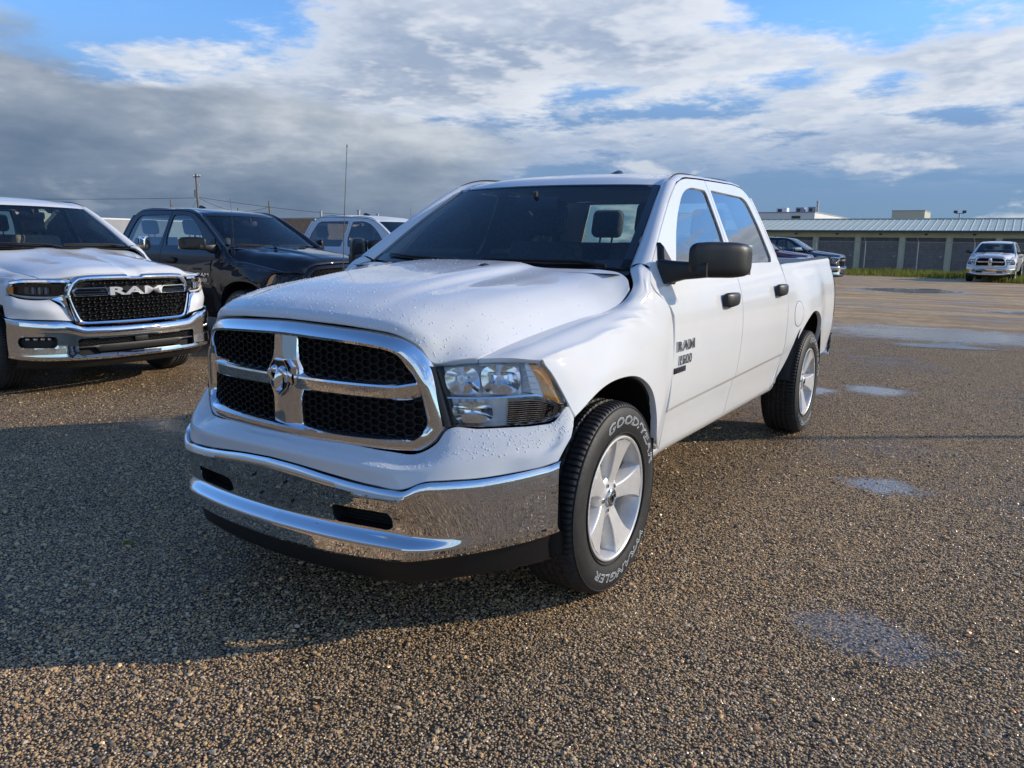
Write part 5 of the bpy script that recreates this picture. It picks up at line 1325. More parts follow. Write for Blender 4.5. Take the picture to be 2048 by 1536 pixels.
# ------------------------------------------------------------------ setting
def ground_mat():
    m, g = mat('chip_seal_ground')
    P = g.n('ShaderNodeNewGeometry').outputs['Position']
    x, y, z = g.n('ShaderNodeSeparateXYZ', i_0=P).outputs
    v = g.n('ShaderNodeTexVoronoi', i_Vector=P, i_Scale=105.0, feature='F1'); rnd = g.n('ShaderNodeSeparateColor', i_0=v.outputs['Color']).outputs[0]
    stone = g.ramp(rnd, [(0.0, (0.072, 0.056, 0.045)), (.16, (0.275, 0.200, 0.128)), (.5, (0.632, 0.400, 0.178)), (.72, (0.734, 0.497, 0.240)), (.88, (0.479, 0.364, 0.256)), (1.0, (0.825, 0.630, 0.388))])
    big = g.noise(P, .55, 5, .6); mid = g.noise(P, 4.0, 5, .65)
    mask = g.sm(v.outputs['Distance'], .62, .38)
    chip = g.mix(mask, (.038, .033, .026), stone)
    chip = g.mix(g.sm(mid, .35, .7, 0.0, .35), chip, g.vm('SCALE', chip, sc=.62))
    chip = g.mix(g.sm(g.noise(P, 1.3, 5, .65), .56, .72, 0.0, .55), chip, (.34, .235, .115))
    # dirt lot further off, with wheel tracks
    tr = g.n('ShaderNodeCombineXYZ', i_0=g.m('MULTIPLY', x, .12), i_1=g.m('ADD', g.m('MULTIPLY', y, 1.1), g.m('MULTIPLY', big, 2.5)), i_2=0.0).outputs[0]
    trk = g.noise(tr, 1.6, 6, .6)
    dirt = g.mix(g.sm(trk, .35, .65), (.33, .215, .110), (.62, .43, .22))
    dirt = g.mix(g.sm(mid, .4, .75, 0, .5), dirt, (.22, .165, .100))
    fr = g.sm(g.m('ADD', y, g.m('MULTIPLY', g.m('SUBTRACT', big, .5), 9.0)), 10.5, 15.5)
    col = g.mix(fr, chip, dirt)
    # prairie beyond the buildings
    col = g.mix(g.sm(g.vm('LENGTH', P), 110.0, 150.0), col, (.085, .088, .040))
    wet = g.m('MULTIPLY', g.sm(g.noise(P, .34, 4, .6), .45, .62), g.sm(g.noise(P, 2.2, 4, .6), .30, .62))
    col = g.mix(g.m('MULTIPLY', wet, .50), col, g.vm('SCALE', col, sc=.45))
    # damp hollows holding a film of water
    pool = None; ragged = g.m('MULTIPLY', g.m('SUBTRACT', g.noise(P, 5.0, 6, .7), .5), 1.5)
    for cx, cy, rx, ry in ((1.95, .20, .36, .26), (1.76, 2.34, .30, .24), (1.2, 6.0, .42, .40), (.55, 5.6, .45, .30), (1.3, 12.7, 2.6, 1.7), (-3.3, .75, .7, .22), (3.4, 8.0, .8, .5), (-1.0, 29.0, 2.6, 2.4), (3.2, 19.6, 2.2, .8)):
        q = g.n('ShaderNodeCombineXYZ', i_0=g.m('DIVIDE', g.m('SUBTRACT', x, cx), rx), i_1=g.m('DIVIDE', g.m('SUBTRACT', y, cy), ry), i_2=0.0).outputs[0]
        k = g.sm(g.m('ADD', g.vm('LENGTH', q), ragged), 1.05, .45); pool = k if pool is None else g.m('MAXIMUM', pool, k)
    col = g.mix(g.m('MULTIPLY', pool, .6), col, g.vm('SCALE', col, sc=.5))
    p = g.n('ShaderNodeBsdfPrincipled', i_Base_Color=col); g.put(p.inputs['Specular IOR Level'], g.m('ADD', .22, g.m('MULTIPLY', pool, .40)))
    g.put(p.inputs['Roughness'], g.m('MULTIPLY', g.m('SUBTRACT', .78, g.m('MULTIPLY', wet, .42)), g.m('SUBTRACT', 1.0, g.m('MULTIPLY', pool, .86))))
    hgt = g.m('ADD', g.m('MULTIPLY', g.sm(v.outputs['Distance'], .75, .05), g.m('SUBTRACT', 1.0, g.m('MULTIPLY', fr, .8))), g.m('MULTIPLY', g.noise(P, 30, 4, .65), .5))
    b = g.n('ShaderNodeBump', i_Strength=g.m('SUBTRACT', .85, g.m('MULTIPLY', pool, .78)), i_Distance=.006, i_Height=hgt); g.put(p.inputs['Normal'], b.outputs[0])
    g.put(g.out.inputs[0], p.outputs[0]); return m
MT['ground'] = ground_mat()
def make_ground():
    r = [0, 6, 20, 60, 150, 400, 1000, 3000]; n = 48; V = [(0, 0, 0)]; F = []
    for k in r[1:]:
        for i in range(n): a = 2*math.pi*i/n; V.append((k*math.cos(a), k*math.sin(a), 0))
    for i in range(n): F.append((0, 1+i, 1+(i+1) % n))
    for q in range(len(r)-2):
        o = 1+q*n
        for i in range(n): j = (i+1) % n; F.append((o+i, o+n+i, o+n+j, o+j))
    b = MB(); b.add(V, F); tag(b.obj('ground', MT['ground'], ang=0), kind='structure')
make_ground()

# loose chips: instanced stones bedded in the surface
def stone_mat():
    m, g = mat('stone_chips')
    a = g.n('ShaderNodeAttribute', attribute_type='INSTANCER', attribute_name='tone')
    co = g.n('ShaderNodeTexCoord').outputs['Object']
    c = g.ramp(a.outputs['Fac'], [(0.0, (0.060, 0.049, 0.039)), (.15, (0.265, 0.191, 0.123)), (.42, (0.632, 0.400, 0.178)), (.66, (0.764, 0.515, 0.249)), (.80, (0.509, 0.391, 0.272)), (.90, (0.825, 0.640, 0.388)), (.96, (0.591, 0.266, 0.101)), (1.0, (0.755, 0.622, 0.489))])
    c = g.mix(g.sm(g.noise(co, 2.0, 3, .6), .35, .7, 0, .5), c, g.vm('SCALE', c, sc=.6))
    p = g.n('ShaderNodeBsdfPrincipled', i_Base_Color=c, i_Roughness=.28); g.put(g.out.inputs[0], p.outputs[0]); return m
def make_chips():
    col = bpy.data.collections.new('chip_sources'); sm = stone_mat()
    for k in range(4):
        bm = bmesh.new(); bmesh.ops.create_icosphere(bm, subdivisions=1 if k else 2, radius=1.0)
        rg = np.random.default_rng(k+20)
        for v in bm.verts: v.co *= rg.uniform(.72, 1.18); v.co.z *= .72
        me = bpy.data.meshes.new('chip'); bm.to_mesh(me); bm.free()
        me.materials.append(sm); me.shade_smooth(); me.set_sharp_from_angle(angle=R(35))
        o = bpy.data.objects.new('chip', me); col.objects.link(o)
    rg = np.random.default_rng(5); C = np.array([2.326, -2.935]); pts = []
    for r0, r1, dens in ((1.0, 3.2, 9000), (3.2, 4.6, 5600), (4.6, 6.5, 2600), (6.5, 10.0, 800)):
        ang = 1.72; n = int(dens*ang*(r1*r1-r0*r0)/2)
        r = np.sqrt(rg.uniform(r0*r0, r1*r1, n)); a = YAW + rg.uniform(-ang/2, ang/2, n)
        s = rg.uniform(.0027, .0054, n)*(1 + 1.0*(rg.random(n) < .05)) * (1.0 if r1 < 4 else 1.12)
        pts.append(np.stack([C[0]-r*np.sin(a), C[1]+r*np.cos(a), s], 1))
    Q = np.vstack(pts); n = len(Q)
    # worn lanes and patches of fines carry fewer chips
    x, y = Q[:, 0], Q[:, 1]
    w = .5 + .25*np.sin(1.7*x+.9*y+1.3*np.sin(.8*y)) + .25*np.sin(2.9*y-1.1*x+1.7*np.sin(1.3*x)); Q = Q[rg.random(n) < np.clip(.45+.75*w, .4, 1)]
    # thin the chips where water stands
    for (cx, cy, rx, ry) in ((1.76, 2.34, .30, .24), (1.95, .20, .36, .26), (-3.3, .75, .7, .22), (1.2, 6.0, .42, .40), (.55, 5.6, .45, .30)):
        d = np.hypot((Q[:, 0]-cx)/rx, (Q[:, 1]-cy)/ry); Q = Q[rg.random(len(Q)) < np.clip(d*.55, .12, 1)]
    n = len(Q)
    me = bpy.data.meshes.new('gravel_chips'); me.vertices.add(n)
    co = np.stack([Q[:, 0], Q[:, 1], Q[:, 2]*rg.uniform(-.15, .50, n)], 1); me.vertices.foreach_set('co', co.ravel())
    def att(nm, typ, val, key):
        a = me.attributes.new(nm, typ, 'POINT'); a.data.foreach_set(key, val.ravel())
    sc = Q[:, 2:3]*np.stack([rg.uniform(.8, 1.35, n), rg.uniform(.75, 1.1, n), rg.uniform(.75, 1.15, n)], 1)
    att('scl', 'FLOAT_VECTOR', sc.astype(np.float32), 'vector')
    att('rot', 'FLOAT_VECTOR', np.stack([rg.normal(0, .25, n), rg.normal(0, .25, n), rg.uniform(0, 6.28, n)], 1).astype(np.float32), 'vector')
    att('tone', 'FLOAT', rg.random(n).astype(np.float32), 'value')
    att('pick', 'INT', rg.integers(0, 4, n).astype(np.int32), 'value')
    o = bpy.data.objects.new('gravel_chips', me); COL.objects.link(o)
    t = bpy.data.node_groups.new('scatter_chips', 'GeometryNodeTree')
    t.interface.new_socket('Geometry', in_out='INPUT', socket_type='NodeSocketGeometry'); t.interface.new_socket('Geometry', in_out='OUTPUT', socket_type='NodeSocketGeometry')
    gi = t.nodes.new('NodeGroupInput'); go = t.nodes.new('NodeGroupOutput'); ip = t.nodes.new('GeometryNodeInstanceOnPoints'); ci = t.nodes.new('GeometryNodeCollectionInfo')
    ci.inputs['Collection'].default_value = col; ci.inputs['Separate Children'].default_value = True; ci.inputs['Reset Children'].default_value = True
    def na(nm, typ):
        q = t.nodes.new('GeometryNodeInputNamedAttribute'); q.data_type = typ; q.inputs['Name'].default_value = nm; return [s for s in q.outputs if s.enabled and s.name == 'Attribute'][0]
    L = t.links.new
    L(gi.outputs[0], ip.inputs['Points']); L(ci.outputs[0], ip.inputs['Instance']); ip.inputs['Pick Instance'].default_value = True
    L(na('pick', 'INT'), ip.inputs['Instance Index']); L(na('scl', 'FLOAT_VECTOR'), ip.inputs['Scale'])
    e2r = t.nodes.new('FunctionNodeEulerToRotation'); L(na('rot', 'FLOAT_VECTOR'), e2r.inputs[0]); L(e2r.outputs[0], ip.inputs['Rotation'])
    L(ip.outputs[0], go.inputs[0])
    md = o.modifiers.new('scatter', 'NODES'); md.node_group = t
    tag(o, 'loose tan and grey stone chips bedded in the dark seal', 'gravel', kind='stuff')
make_chips()

# puddles
def puddle_mat():
    m, g = mat('puddle_water'); P = g.n('ShaderNodeNewGeometry').outputs['Position']
    e = g.n('ShaderNodeAttribute', attribute_name='rim').outputs['Fac']
    p = g.n('ShaderNodeBsdfPrincipled', i_Base_Color=(.020, .017, .014, 1), i_Roughness=.16, i_IOR=1.40)
    b = g.n('ShaderNodeBump', i_Strength=.30, i_Distance=.01, i_Height=g.noise(P, 12, 3, .5)); g.put(p.inputs['Normal'], b.outputs[0])
    tr = g.n('ShaderNodeBsdfTransparent')
    k = g.m('ADD', g.m('SUBTRACT', 1.0, e), g.m('MULTIPLY', g.m('SUBTRACT', g.noise(P, 22, 6, .75), .52), g.m('ADD', .9, g.m('MULTIPLY', e, 1.4))))
    f = g.sm(k, .24, .34)
    mx = g.n('ShaderNodeMixShader', i_0=f, i_1=tr.outputs[0], i_2=p.outputs[0]); g.put(g.out.inputs[0], mx.outputs[0]); return m
MT['puddle'] = puddle_mat()
def puddle(pts, z=.005, rough=.06, seed=0):
    rg = np.random.default_rng(seed); P = spl(np.array(pts, float), 72, True); c = P.mean(0)
    ph = rg.uniform(0, 6, 4); t = np.linspace(0, 2*np.pi, 72, endpoint=False)
    P = c + (P-c)*(1 + rough*(np.sin(5*t+ph[0]) + .6*np.sin(9*t+ph[1]) + .4*np.sin(17*t+ph[2])))[:, None]
    rr = [0.0, .4, .7, .85, .93, 1.0]; b = MB(); A = np.array([np.c_[c+(P-c)*max(r, .01), np.full(72, z)] for r in rr]); b.grid(A, wrap=True)
    o = b.obj('puddle', MT['puddle'], ang=0); a = o.data.attributes.new('rim', 'FLOAT', 'POINT')
    a.data.foreach_set('value', np.repeat(np.array(rr), 72).astype(np.float32)); tag(o, kind='structure')
puddle([(.38, 10.55), (.62, 10.85), (1.0, 11.0), (1.4, 11.3), (1.66, 11.9), (1.85, 11.35), (2.15, 11.0), (2.6, 10.85), (2.0, 10.5), (1.42, 10.33), (.9, 10.2)], .005, .03, 1)
puddle([(-2.6, 29.0), (-1.6, 27.3), (-.65, 26.4), (.35, 27.4), (.3, 29.1), (-.8, 28.6), (-1.7, 29.6)], .006, .05, 3)
puddle([(-.9, 30.1), (.1, 29.9), (-.2, 31.0), (-.8, 30.9)], .006, .05, 4)
puddle([(1.4, 18.9), (2.6, 19.1), (4.5, 19.6), (4.2, 20.4), (2.6, 19.9), (1.7, 19.5)], .005, .05, 5)

# grass along the fence, one mass of blades
def grass():
    rg = np.random.default_rng(9); n = 30000
    x = rg.uniform(-13, 19, n); y = 43.0 + (rg.beta(2.2, 1.6, n))*6.6 + .35*np.sin(x*1.3) + .25*np.sin(x*3.1+1)
    clump = .55 + .45*np.sin(x*2.3 + 2*np.sin(y*1.7)) * np.sin(y*2.9+x); keep = rg.random(n) < np.clip(.35+clump*.8, .15, 1); x, y, clump = x[keep], y[keep], clump[keep]
    # tongue of weeds round the lone pickup
    m = 2600; x2 = rg.normal(2.6, .9, m); y2 = rg.uniform(39.6, 46, m); ok = x2 > 1.2 + (y2 < 40.6)*.6; x = np.r_[x, x2[ok]]; y = np.r_[y, y2[ok]]; clump = np.r_[clump, np.full(ok.sum(), .3)]
    h = rg.uniform(.14, .42, len(x))*(.7+.5*clump); n = len(x)
    a = rg.uniform(0, 6.28, n); w = rg.uniform(.010, .022, n); lx, ly = rg.normal(0, .08, n), rg.normal(0, .08, n)
    dx, dy = np.cos(a)*w, np.sin(a)*w; V = np.empty((n, 5, 3))
    V[:, 0] = np.stack([x-dx, y-dy, 0*x-.01], 1); V[:, 1] = np.stack([x+dx, y+dy, 0*x-.01], 1); V[:, 2] = np.stack([x+dx*.7+lx*.4, y+dy*.7+ly*.4, h*.55], 1); V[:, 3] = np.stack([x-dx*.7+lx*.4, y-dy*.7+ly*.4, h*.55], 1); V[:, 4] = np.stack([x+lx, y+ly, h], 1)
    F = np.arange(n)[:, None]*5; faces = [tuple(f) for f in np.concatenate([F+0, F+1, F+2, F+3], 1)] + [tuple(f) for f in np.concatenate([F+3, F+2, F+4], 1)]
    m_, g = mat('grass_blades'); P_ = g.n('ShaderNodeNewGeometry').outputs['Position']
    c = g.mix(g.sm(g.noise(P_, 2.5, 5, .7), .35, .65), (.11, .15, .03), (.30, .30, .075)); c = g.mix(g.sm(g.noise(P_, 14, 2, .5), .55, .7, 0, .6), c, (.30, .26, .10))
    d = g.n('ShaderNodeBsdfDiffuse', i_Color=c); t = g.n('ShaderNodeBsdfTranslucent', i_Color=c); mx = g.n('ShaderNodeMixShader', i_0=.45, i_1=d.outputs[0], i_2=t.outputs[0]); g.put(g.out.inputs[0], mx.outputs[0]); MT['grass'] = m_
    b = MB(); b.add(V.reshape(-1, 3), faces); tag(b.obj('grass', m_, ang=0), 'green grass growing along the foot of the chain-link fence', 'grass', kind='stuff')
grass()
# small weed in the seal
def weed(loc, n=26, s=.035):
    rg = np.random.default_rng(3); b = MB()
    for i in range(n):
        a = rg.uniform(0, 6.28); r = rg.uniform(.4, 1)*s; w = .0035; p = np.array([rg.normal(0, .012), rg.normal(0, .012), 0])
        d = np.array([math.cos(a), math.sin(a), 0]); q = np.array([-d[1], d[0], 0])*w; top = p + d*r + np.array([0, 0, r*rg.uniform(.4, 1.0)]); md = p + d*r*.5 + np.array([0, 0, r*.5])
        b.add([p-q*.5, p+q*.5, md+q, md-q, top], [(0, 1, 2, 3), (3, 2, 4)])
    o = b.obj('weed', MT['grass'], ang=0); o.location = loc; tag(o, 'tiny green weed tuft growing through the shaded gravel seal', 'weed')
weed((-1.19, -.88, 0))

# ---- storage building
MT['wall'] = pbr('olive_cladding', (.62, .585, .37), .7, var=.10, vscale=1.2)
MT['trimw'] = pbr('pale_trim', (.50, .52, .42), .6, var=.08)
MT['rolldoor'] = pbr('roller_door_paint', (.17, .15, .132), .5, var=.2, vscale=3)
MT['metalroof'] = pbr('roof_metal', (.56, .61, .50), .5, metal=.1, var=.12, vscale=2, rvar=.25)
MT['gutter'] = pbr('gutter_paint', (.055, .070, .075), .4)
MT['galv'] = pbr('galvanised', (.42, .43, .44), .45, metal=.6, var=.15)
MT['whitewall'] = pbr('white_cladding', (.72, .73, .74), .6, var=.05, vscale=.5)
MT['brick'] = pbr('tan_brick', (.32, .215, .15), .85, var=.15, vscale=2)
MT['greywall'] = pbr('grey_cladding', (.33, .34, .36), .7, var=.08, vscale=1)
MT['timber'] = pbr('weathered_timber', (.20, .155, .11), .9, var=.35, vscale=6)
MT['dark'] = pbr('dark_vent', (.05, .052, .055), .6)
MT['cable'] = pbr('cable', (.02, .02, .02), .6)
def storage():
    root = empty('storage_building', (0, 56, 0)); x0, x1 = -19.0, 22.6; pitch = 2.765; dw = 2.38; dh = 2.22; eave = 2.72; dep = 10.0
    lefts = [-12.54 + pitch*k for k in range(-2, 12)]
    b = MB(); edges = [x0] + sum([[l, l+dw] for l in lefts], []) + [x1]
    for i in range(0, len(edges)-1, 2): b.box((edges[i], 0, 0), (edges[i+1], .15, dh))
    b.box((x0, 0, dh), (x1, .15, eave)); b.box((x0, .15, 0), (x0+.15, dep, eave)); b.box((x1-.15, .15, 0), (x1, dep, eave)); b.box((x0, dep-.15, 0), (x1, dep, eave))
    b.add([(x0, 0, eave), (x0, dep, eave), (x0, dep/2, 3.58)], [(0, 1, 2)]); b.add([(x1, 0, eave), (x1, dep, eave), (x1, dep/2, 3.58)], [(2, 1, 0)])
    b.obj('wall', MT['wall'], root, ang=30)
    dm = MB(); zz = np.linspace(0, dh, 2*22+1); yy = np.where(np.arange(len(zz)) % 2 == 0, .10, .125)
    dm.grid(np.array([[(0, y, z) for y, z in zip(yy, zz)], [(dw, y, z) for y, z in zip(yy, zz)]])); dme = dm.mesh('roller_door', 0)
    fm = MB(); fm.box((-.07, -.03, 0), (0, .02, dh+.07)); fm.box((dw, -.03, 0), (dw+.07, .02, dh+.07)); fm.box((0, -.03, dh), (dw, .02, dh+.07)); fme = fm.mesh('door_frame', 0)
    pm_ = MB(); pm_.box((dw/2-.09, -.012, dh+.17), (dw/2+.09, 0.004, dh+.27)); pme = pm_.mesh('unit_plate', 0)
    hm = MB(); hm.box((dw-.30, .06, .95), (dw-.16, .11, 1.02)); hme = hm.mesh('door_latch', 0)
    for l in lefts:
        for nm, me, mt in (('door_frame', fme, 'trimw'), ('unit_plate', pme, 'dark')):
            o = link(nm, me, MT[mt], root); o.location = (l, 0, 0)
        o = link('roller_door', dme, MT['rolldoor'], root); o.location = (l, 0, 0); link('door_latch', hme, MT['galv'], o)
    # roof: one panel per rib bay
    pw = .46; a = math.atan2(3.58-eave, dep/2); n = int((x1-x0)/pw); L_ = dep/2+.45
    rp = MB(); prof = [(0, 0), (.015, .024), (.055, .024), (.075, .004), (.22, .0), (.24, .008), (.26, 0), (pw, 0)]
    for s in (1,):
        rp.grid(np.array([[(px, -.45, pz-.45*math.tan(a)) for px, pz in prof], [(px, dep/2, pz+dep/2*math.tan(a)) for px, pz in prof]]))
    rpe = rp.mesh('roof_panel', 20)
    for k in range(n):
        o = link('roof_panel', rpe, MT['metalroof'], root); o.location = (x0+k*pw, 0, eave+.012)
    bk = MB(); bk.add([(x0, dep/2, 3.57), (x1, dep/2, 3.57), (x1, dep+.45, 2.66), (x0, dep+.45, 2.66)], [(0, 1, 2, 3)]); bk.obj('rear_roof', MT['metalroof'], root)
    rc = MB(); rc.box((x0, dep/2-.16, 3.60), (x1, dep/2+.16, 3.66)); rc.obj('ridge_cap', MT['metalroof'], root)
    gt = MB(); gt.box((x0, -.56, 2.55), (x1, -.44, 2.69)); gt.box((x0, -.44, 2.615), (x1, 0, 2.635)); gt.obj('gutter', MT['gutter'], root)
    tag(root, 'long olive storage building with dark roller doors under a ribbed metal roof', 'storage building')
storage()
# ---- chain-link fence
def fence():
    root = empty('chain_link_fence', (0, 49, 0)); xs = [-5.62 + 2.85*k for k in range(-4, 10)]
    pm_ = MB(); pm_.tube([(0, 0, 0), (0, 0, 1.90)], .032, 8); pm_.tube([(0, 0, 1.88), (-.03, -.12, 2.02), (-.07, -.24, 2.16)], [.018, .016, .012], 6); pe = pm_.mesh('post', 40)
    for x in xs: link('post', pe, MT['galv'], root).location = (x, 0, 0)
    r = MB(); r.tube([(xs[0], 0, 1.88), (xs[-1], 0, 1.88)], .021, 6); r.obj('top_rail', MT['galv'], root)
    for z in (.15,): b = MB(); b.tube([(xs[0], 0, z), (xs[-1], 0, z)], .010, 5); b.obj('bottom_wire', MT['galv'], root)
    H = 1.80; p = .115; V = []; F = []
    x = xs[0]-H
    def strip(a, c, w=.0042):
        k = len(V); d = (np.array(c)-a); d = d/np.linalg.norm(d); q = np.array([-d[2], 0, d[0]])*w; e = np.array([0, w*1.2, 0])
        V.extend([a+q-e, a+e*1.0, a-q-e, c+q-e, c+e*1.0, c-q-e]); F.extend([(k, k+1, k+4, k+3), (k+1, k+2, k+5, k+4), (k+2, k, k+3, k+5)])
    while x < xs[-1]:
        for sg in (1, -1):
            a = np.array([x, 0, .06]) if sg > 0 else np.array([x, 0, .06+H]); c = np.array([x+H, 0, .06+H]) if sg > 0 else np.array([x+H, 0, .06])
            # clip to the fence ends
            t0 = max(0, (xs[0]-x)/H); t1 = min(1, (xs[-1]-x)/H)
            if t1 > t0: strip(a+(c-a)*t0, a+(c-a)*t1)
        x += p
    b = MB(); b.add(V, F); o = b.obj('wire_mesh', MT['galv'], root, ang=0); o['kind'] = 'stuff'
    tag(root, 'galvanised chain-link fence with angled post tops before the storage building', 'fence')
fence()
# ---- buildings behind
def white_block():
    root = empty('white_warehouse', (-18.45, 95, 0))
    b = MB(); b.box((-22, 0, 0), (0, 26, 5.5)); b.obj('wall', MT['whitewall'], root, ang=0)
    c = MB(); c.box((-22.05, -.05, 5.5), (.05, .25, 5.62)); c.box((-.25, .25, 5.5), (.05, 26, 5.62)); c.obj('parapet_cap', MT['greywall'], root, ang=0)
    v = MB(); v.box((-2.6, -.03, 4.75), (-1.6, .02, 5.15)); v.obj('louvre', MT['dark'], root, ang=0)
    for x, y, w, h, m_ in ((-4.6, 3, 1.3, .75, 'whitewall'), (-2.3, 2.5, 1.0, .75, 'greywall'), (-.9, 2.5, .9, .8, 'greywall')):
        b = MB(); b.rbox((x-w/2, y, 5.5), (x+w/2, y+1.2, 5.5+h), .05); u = b.obj('rooftop_unit', MT[m_], root, ang=40)
        q = MB(); q.box((x-w*.35, y-.02, 5.62), (x+w*.05, y+.02, 5.5+h*.8)); q.obj('unit_grille', MT['dark'], u, ang=0)
    f = MB(); f.tube([(-.25, 2.4, 5.5), (-.25, 2.4, 6.85)], .13, 12); f.tube([(-.25, 2.4, 6.85), (-.25, 2.4, 6.95)], .17, 12); f.obj('flue', MT['galv'], root)
    tag(root, 'white flat-roofed warehouse with rooftop units and a flue behind the storage building', 'building')
    r2 = empty('pale_block', (-9.6, 90, 0)); b = MB(); b.box((0, 0, 0), (3.1, 6, 5.4)); b.obj('wall', MT['trimw'], r2, ang=0); c = MB(); c.box((-.04, -.04, 5.4), (3.14, 6, 5.48)); c.obj('roof_edge', MT['greywall'], r2, ang=0)
    tag(r2, 'small pale box-shaped block standing alone above the storage building ridge', 'building')
    r3 = empty('flood_light_pole', (-2.71, 80, 0)); b = MB(); b.tube([(0, 0, 0), (0, 0, 4.7)], .07, 8); b.tube([(-.35, 0, 4.72), (.35, 0, 4.72)], .04, 6); b.obj('pole', MT['galv'], r3)
    for s in (-1, 1): b = MB(); b.rbox((s*.35-.16, -.12, 4.75), (s*.35+.16, .12, 4.98), .03); b.obj('lamp_head', MT['dark'], r3)
    tag(r3, 'twin-headed flood light pole rising behind the ribbed roof', 'light pole')
white_block()
def brown_block():
    root = empty('brick_building', (-60, 58, 0))
    b = MB(); b.box((-30, 0, 0), (0, 30, 3.72)); b.obj('wall', MT['brick'], root, ang=0)
    c = MB(); c.box((-30, -.06, 3.72), (.06, .2, 3.86)); c.box((-.2, .2, 3.72), (.06, 30, 3.86)); c.obj('parapet_cap', MT['greywall'], root, ang=0)
    for i, (x, y, h, r) in enumerate(((-2.5, 1.5, .75, .13), (-.7, 5.5, 1.0, .16), (-.7, 8.6, .7, .14), (-.7, 11.3, .35, .14), (-.7, 19.5, .6, .13), (-.7, 20.2, .6, .13))):
        b = MB(); b.tube([(x, y, 3.6), (x, y, 3.8+h)], r, 10); b.tube([(x, y, 3.8+h), (x, y, 3.88+h)], r*1.3, 10); b.obj('vent_pipe', MT['galv'], root)
    tag(root, 'low tan brick building with vent pipes beyond the row of pickups', 'building')
    t = empty('box_trailer', (-46, 24.4, 0)); b = MB(); b.box((-2.6, 0, 1.1), (0, 12, 2.56)); b.obj('box', MT['greywall'], t, ang=0)
    b = MB(); b.box((-2.63, -.03, 2.56), (.03, 12.03, 2.66)); b.obj('roof_rail', MT['whitewall'], t, ang=0)
    b = MB(); b.box((-.35, -.5, .3), (-.25, -.05, 2.6)); b.box((-1.0, -.5, .3), (-.9, -.05, 2.6)); [b.box((-.9, -.4, z), (-.35, -.34, z+.05)) for z in np.linspace(.5, 2.4, 7)]; b.obj('ladder', MT['timber'], t, ang=0)
    b = MB(); b.box((-2.3, .4, .55), (-.3, 11.6, 1.1)); b.obj('frame', MT['dark'], t, ang=0)
    for y in (8.6, 10.0):
        for x in (-.25, -2.35): b = MB(); b.revolve([(-.13, .2), (-.13, .5), (.13, .5), (.13, .2)], 20, 'x', (x, y, .5)); b.obj('wheel', MT['rubber'], t)
    tag(t, 'grey box trailer with a white roof rail behind the black pickup', 'trailer')
    w = empty('white_shed', (-70, 52, 0)); b = MB(); b.box((-5, 0, 0), (0, 6, 2.9)); b.obj('wall', MT['whitewall'], w, ang=0); b = MB(); b.box((-5.1, -.1, 2.9), (.1, 6.1, 3.0)); b.obj('roof', MT['greywall'], w, ang=0)
    tag(w, 'small white shed beside the tan brick building', 'shed')
brown_block()
# ---- utility poles and lines
def upole(loc, h, label, arm=False, tilt=0.0, r=.15):
    root = empty('utility_pole', loc); b = MB(); b.tube([(0, 0, -.2), (tilt*.5, 0, h*.5), (tilt, 0, h)], [r, r*.85, r*.68], 10); b.obj('pole', MT['timber'], root)
    if arm:
        b = MB(); b.box((-.75, -.06, h-.42), (.55, .06, h-.30)); b.obj('crossarm', MT['timber'], root)
        for x in (-.70, -.02, .48): b = MB(); b.revolve([(h-.30, .05), (h-.18, .07), (h-.10, .03), (h-.02 if x == -.02 else h-.10, .001)], 10, 'z', (x, 0, 0)); b.obj('insulator', MT['whitewall'], root)
        b = MB(); b.revolve([(h-2.75, .001), (h-2.75, .22), (h-1.95, .22), (h-1.9, .15), (h-1.85, .001)], 14, 'z', (-.42, 0, 0)); b.obj('transformer', MT['galv'], root)
        b = MB(); b.box((.1, -.03, h-1.35), (.34, .03, h-1.28)); b.obj('bracket', MT['galv'], root)
    tag(root, label, 'utility pole'); return root
upole((-82.78, 58.93, 0), 9.2, 'tall timber utility pole with a crossarm and a transformer', True, -.25)
upole((-108.1, 72.5, 0), 7.3, 'short bare pole standing left of the transformer pole', tilt=-.15, r=.13)
upole((-79.0, 66.7, 0), 6.3, 'leaning bare timber pole between the transformer pole and the brick building', tilt=-.25, r=.13)
upole((-107.9, 84.6, 0), 6.5, 'distant stub of a pole just showing over the black cab roof', r=.16)
def wire(a, c, sag, label):
    a, c = np.array(a, float), np.array(c, float); t = np.linspace(0, 1, 16)[:, None]; P = a+(c-a)*t; P[:, 2] -= (sag*4*t*(1-t))[:, 0]
    b = MB(); b.tube(P, .022, 4); tag(b.obj('power_line', MT['cable']), label, 'power line')
wire((-82.5, 58.9, 6.3), (-79.2, 66.7, 5.6), 1.0, 'sagging cable from the transformer pole to the leaning bare pole')
wire((-82.9, 58.9, 6.3), (-108.2, 72.5, 6.6), 1.9, 'cable drooping between the transformer pole and the short bare pole')
wire((-82.6, 58.9, 6.4), (-60, 90, 4.6), .8, 'long cable running from the transformer pole towards the brick building')
wire((-82.9, 58.9, 6.35), (-140, 20, 7.0), .8, 'long cable running from the transformer pole past the grey trailer')
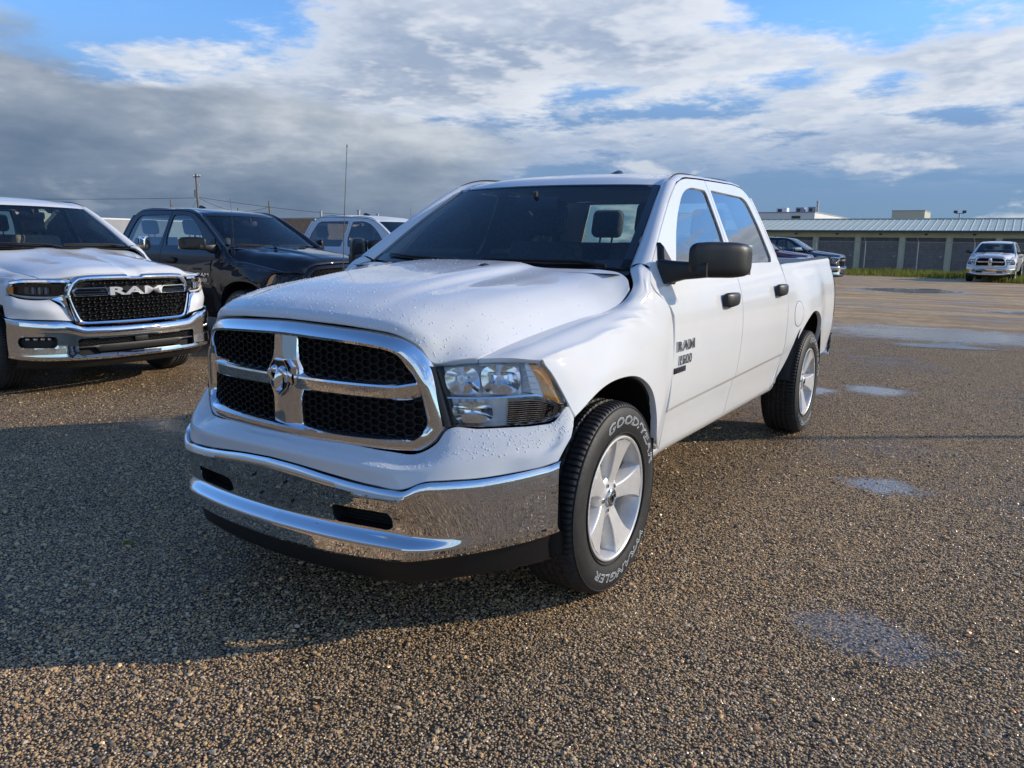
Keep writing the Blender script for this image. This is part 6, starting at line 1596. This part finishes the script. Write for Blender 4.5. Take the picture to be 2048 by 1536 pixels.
def far_trees():
    rg = np.random.default_rng(12); m_ = pbr('conifer_leaf', (.030, .045, .022), .9, var=.4, vscale=2)
    for i, (x, y, h) in enumerate(((-117.5, 101.5, 4.2), (-115.6, 103.6, 4.6))):
        root = empty('spruce_tree', (x, y, 0)); b = MB(); b.tube([(0, 0, 0), (0, 0, h*.9)], [.14, .03], 6); b.obj('trunk', MT['timber'], root)
        b = MB()
        for k in range(420):
            t = rg.random()**.7; z = .35 + (h-.4)*t; rad = (1-t)*h*.26*rg.uniform(.5, 1.05)+.05; a = rg.uniform(0, 6.28); p = np.array([rad*math.cos(a), rad*math.sin(a), z]); u = rg.normal(0, .13, (3, 3)); b.add(p+u, [(0, 1, 2)])
        b.obj('crown', m_, root, ang=0); tag(root, ['shorter dark spruce far beyond the white shed', 'taller dark spruce far beyond the white shed'][i], 'tree', 'far spruces')
far_trees()
# short steel post off to the side: its shadow lies across the lot
sp = empty('steel_post', (9.05, 9.5, 0)); b = MB(); b.tube([(0, 0, 0), (0, 0, 4.55)], .045, 10); b.obj('post', MT['galv'], sp); b = MB(); b.revolve([(4.55, .055), (4.57, .05), (4.59, .001)], 10, 'z'); b.obj('post_cap', MT['galv'], sp)
tag(sp, 'tall galvanised post standing on the open lot', 'post')
# ------------------------------------------------------------------ vehicles
hero = build_classic()
tag(hero, 'white pickup with chrome cross-bar grille, raindrops on its hood, outlined lettering on its tyres', 'pickup truck', 'pickups on the lot')
newg = build_newgen(); newg.location = (-5.888, 1.60, 0); newg.rotation_euler[2] = R(88.95)
tag(newg, 'white pickup with letters across its black mesh grille, parked before the black pickup', 'pickup truck', 'pickups on the lot')
SIGNS = ('rain_drops',)
def place(src, loc, rz, label, swap=None, skip=SIGNS):
    c = copy_tree(src, None, swap, skip); c.location = (*loc, 0); c.rotation_euler = (0, 0, R(rz)); c['label'] = label; return c
blk = {MT['white']: MT['black']}
place(hero, (-6.139, 4.753), 91.0, 'black pickup parked between two white ones, thin mast aerial on its wing', {MT['white']: MT['black'], MT['chrome']: MT['black'], MT['chrome2']: MT['gloss'], MT['bezel']: MT['steel'], MT['reflector']: MT['steel']})
place(hero, (-5.6, 7.75), 91.0, 'white pickup beyond the black one, only its cab roof and dark windows showing')
place(hero, (1.226, 41.1), -4.0, 'white pickup parked alone on the grass edge before the storage units')
place(newg, (-4.95, 33.2), 89.0, 'navy blue pickup with a chrome mirror, parked nearest the chain-link fence', {MT['white']: MT['navy'], MT['chrome2']: MT['silverbadge']})
place(newg, (-5.6, 30.1), 89.0, 'dark maroon pickup parked beside the navy one, seen over the white bed', {MT['white']: MT['maroon']})
place(newg, (-6.3, 27.0), 89.0, 'silver pickup windshield just visible over the white bed rail, beside the maroon one', {MT['white']: MT['silver']})
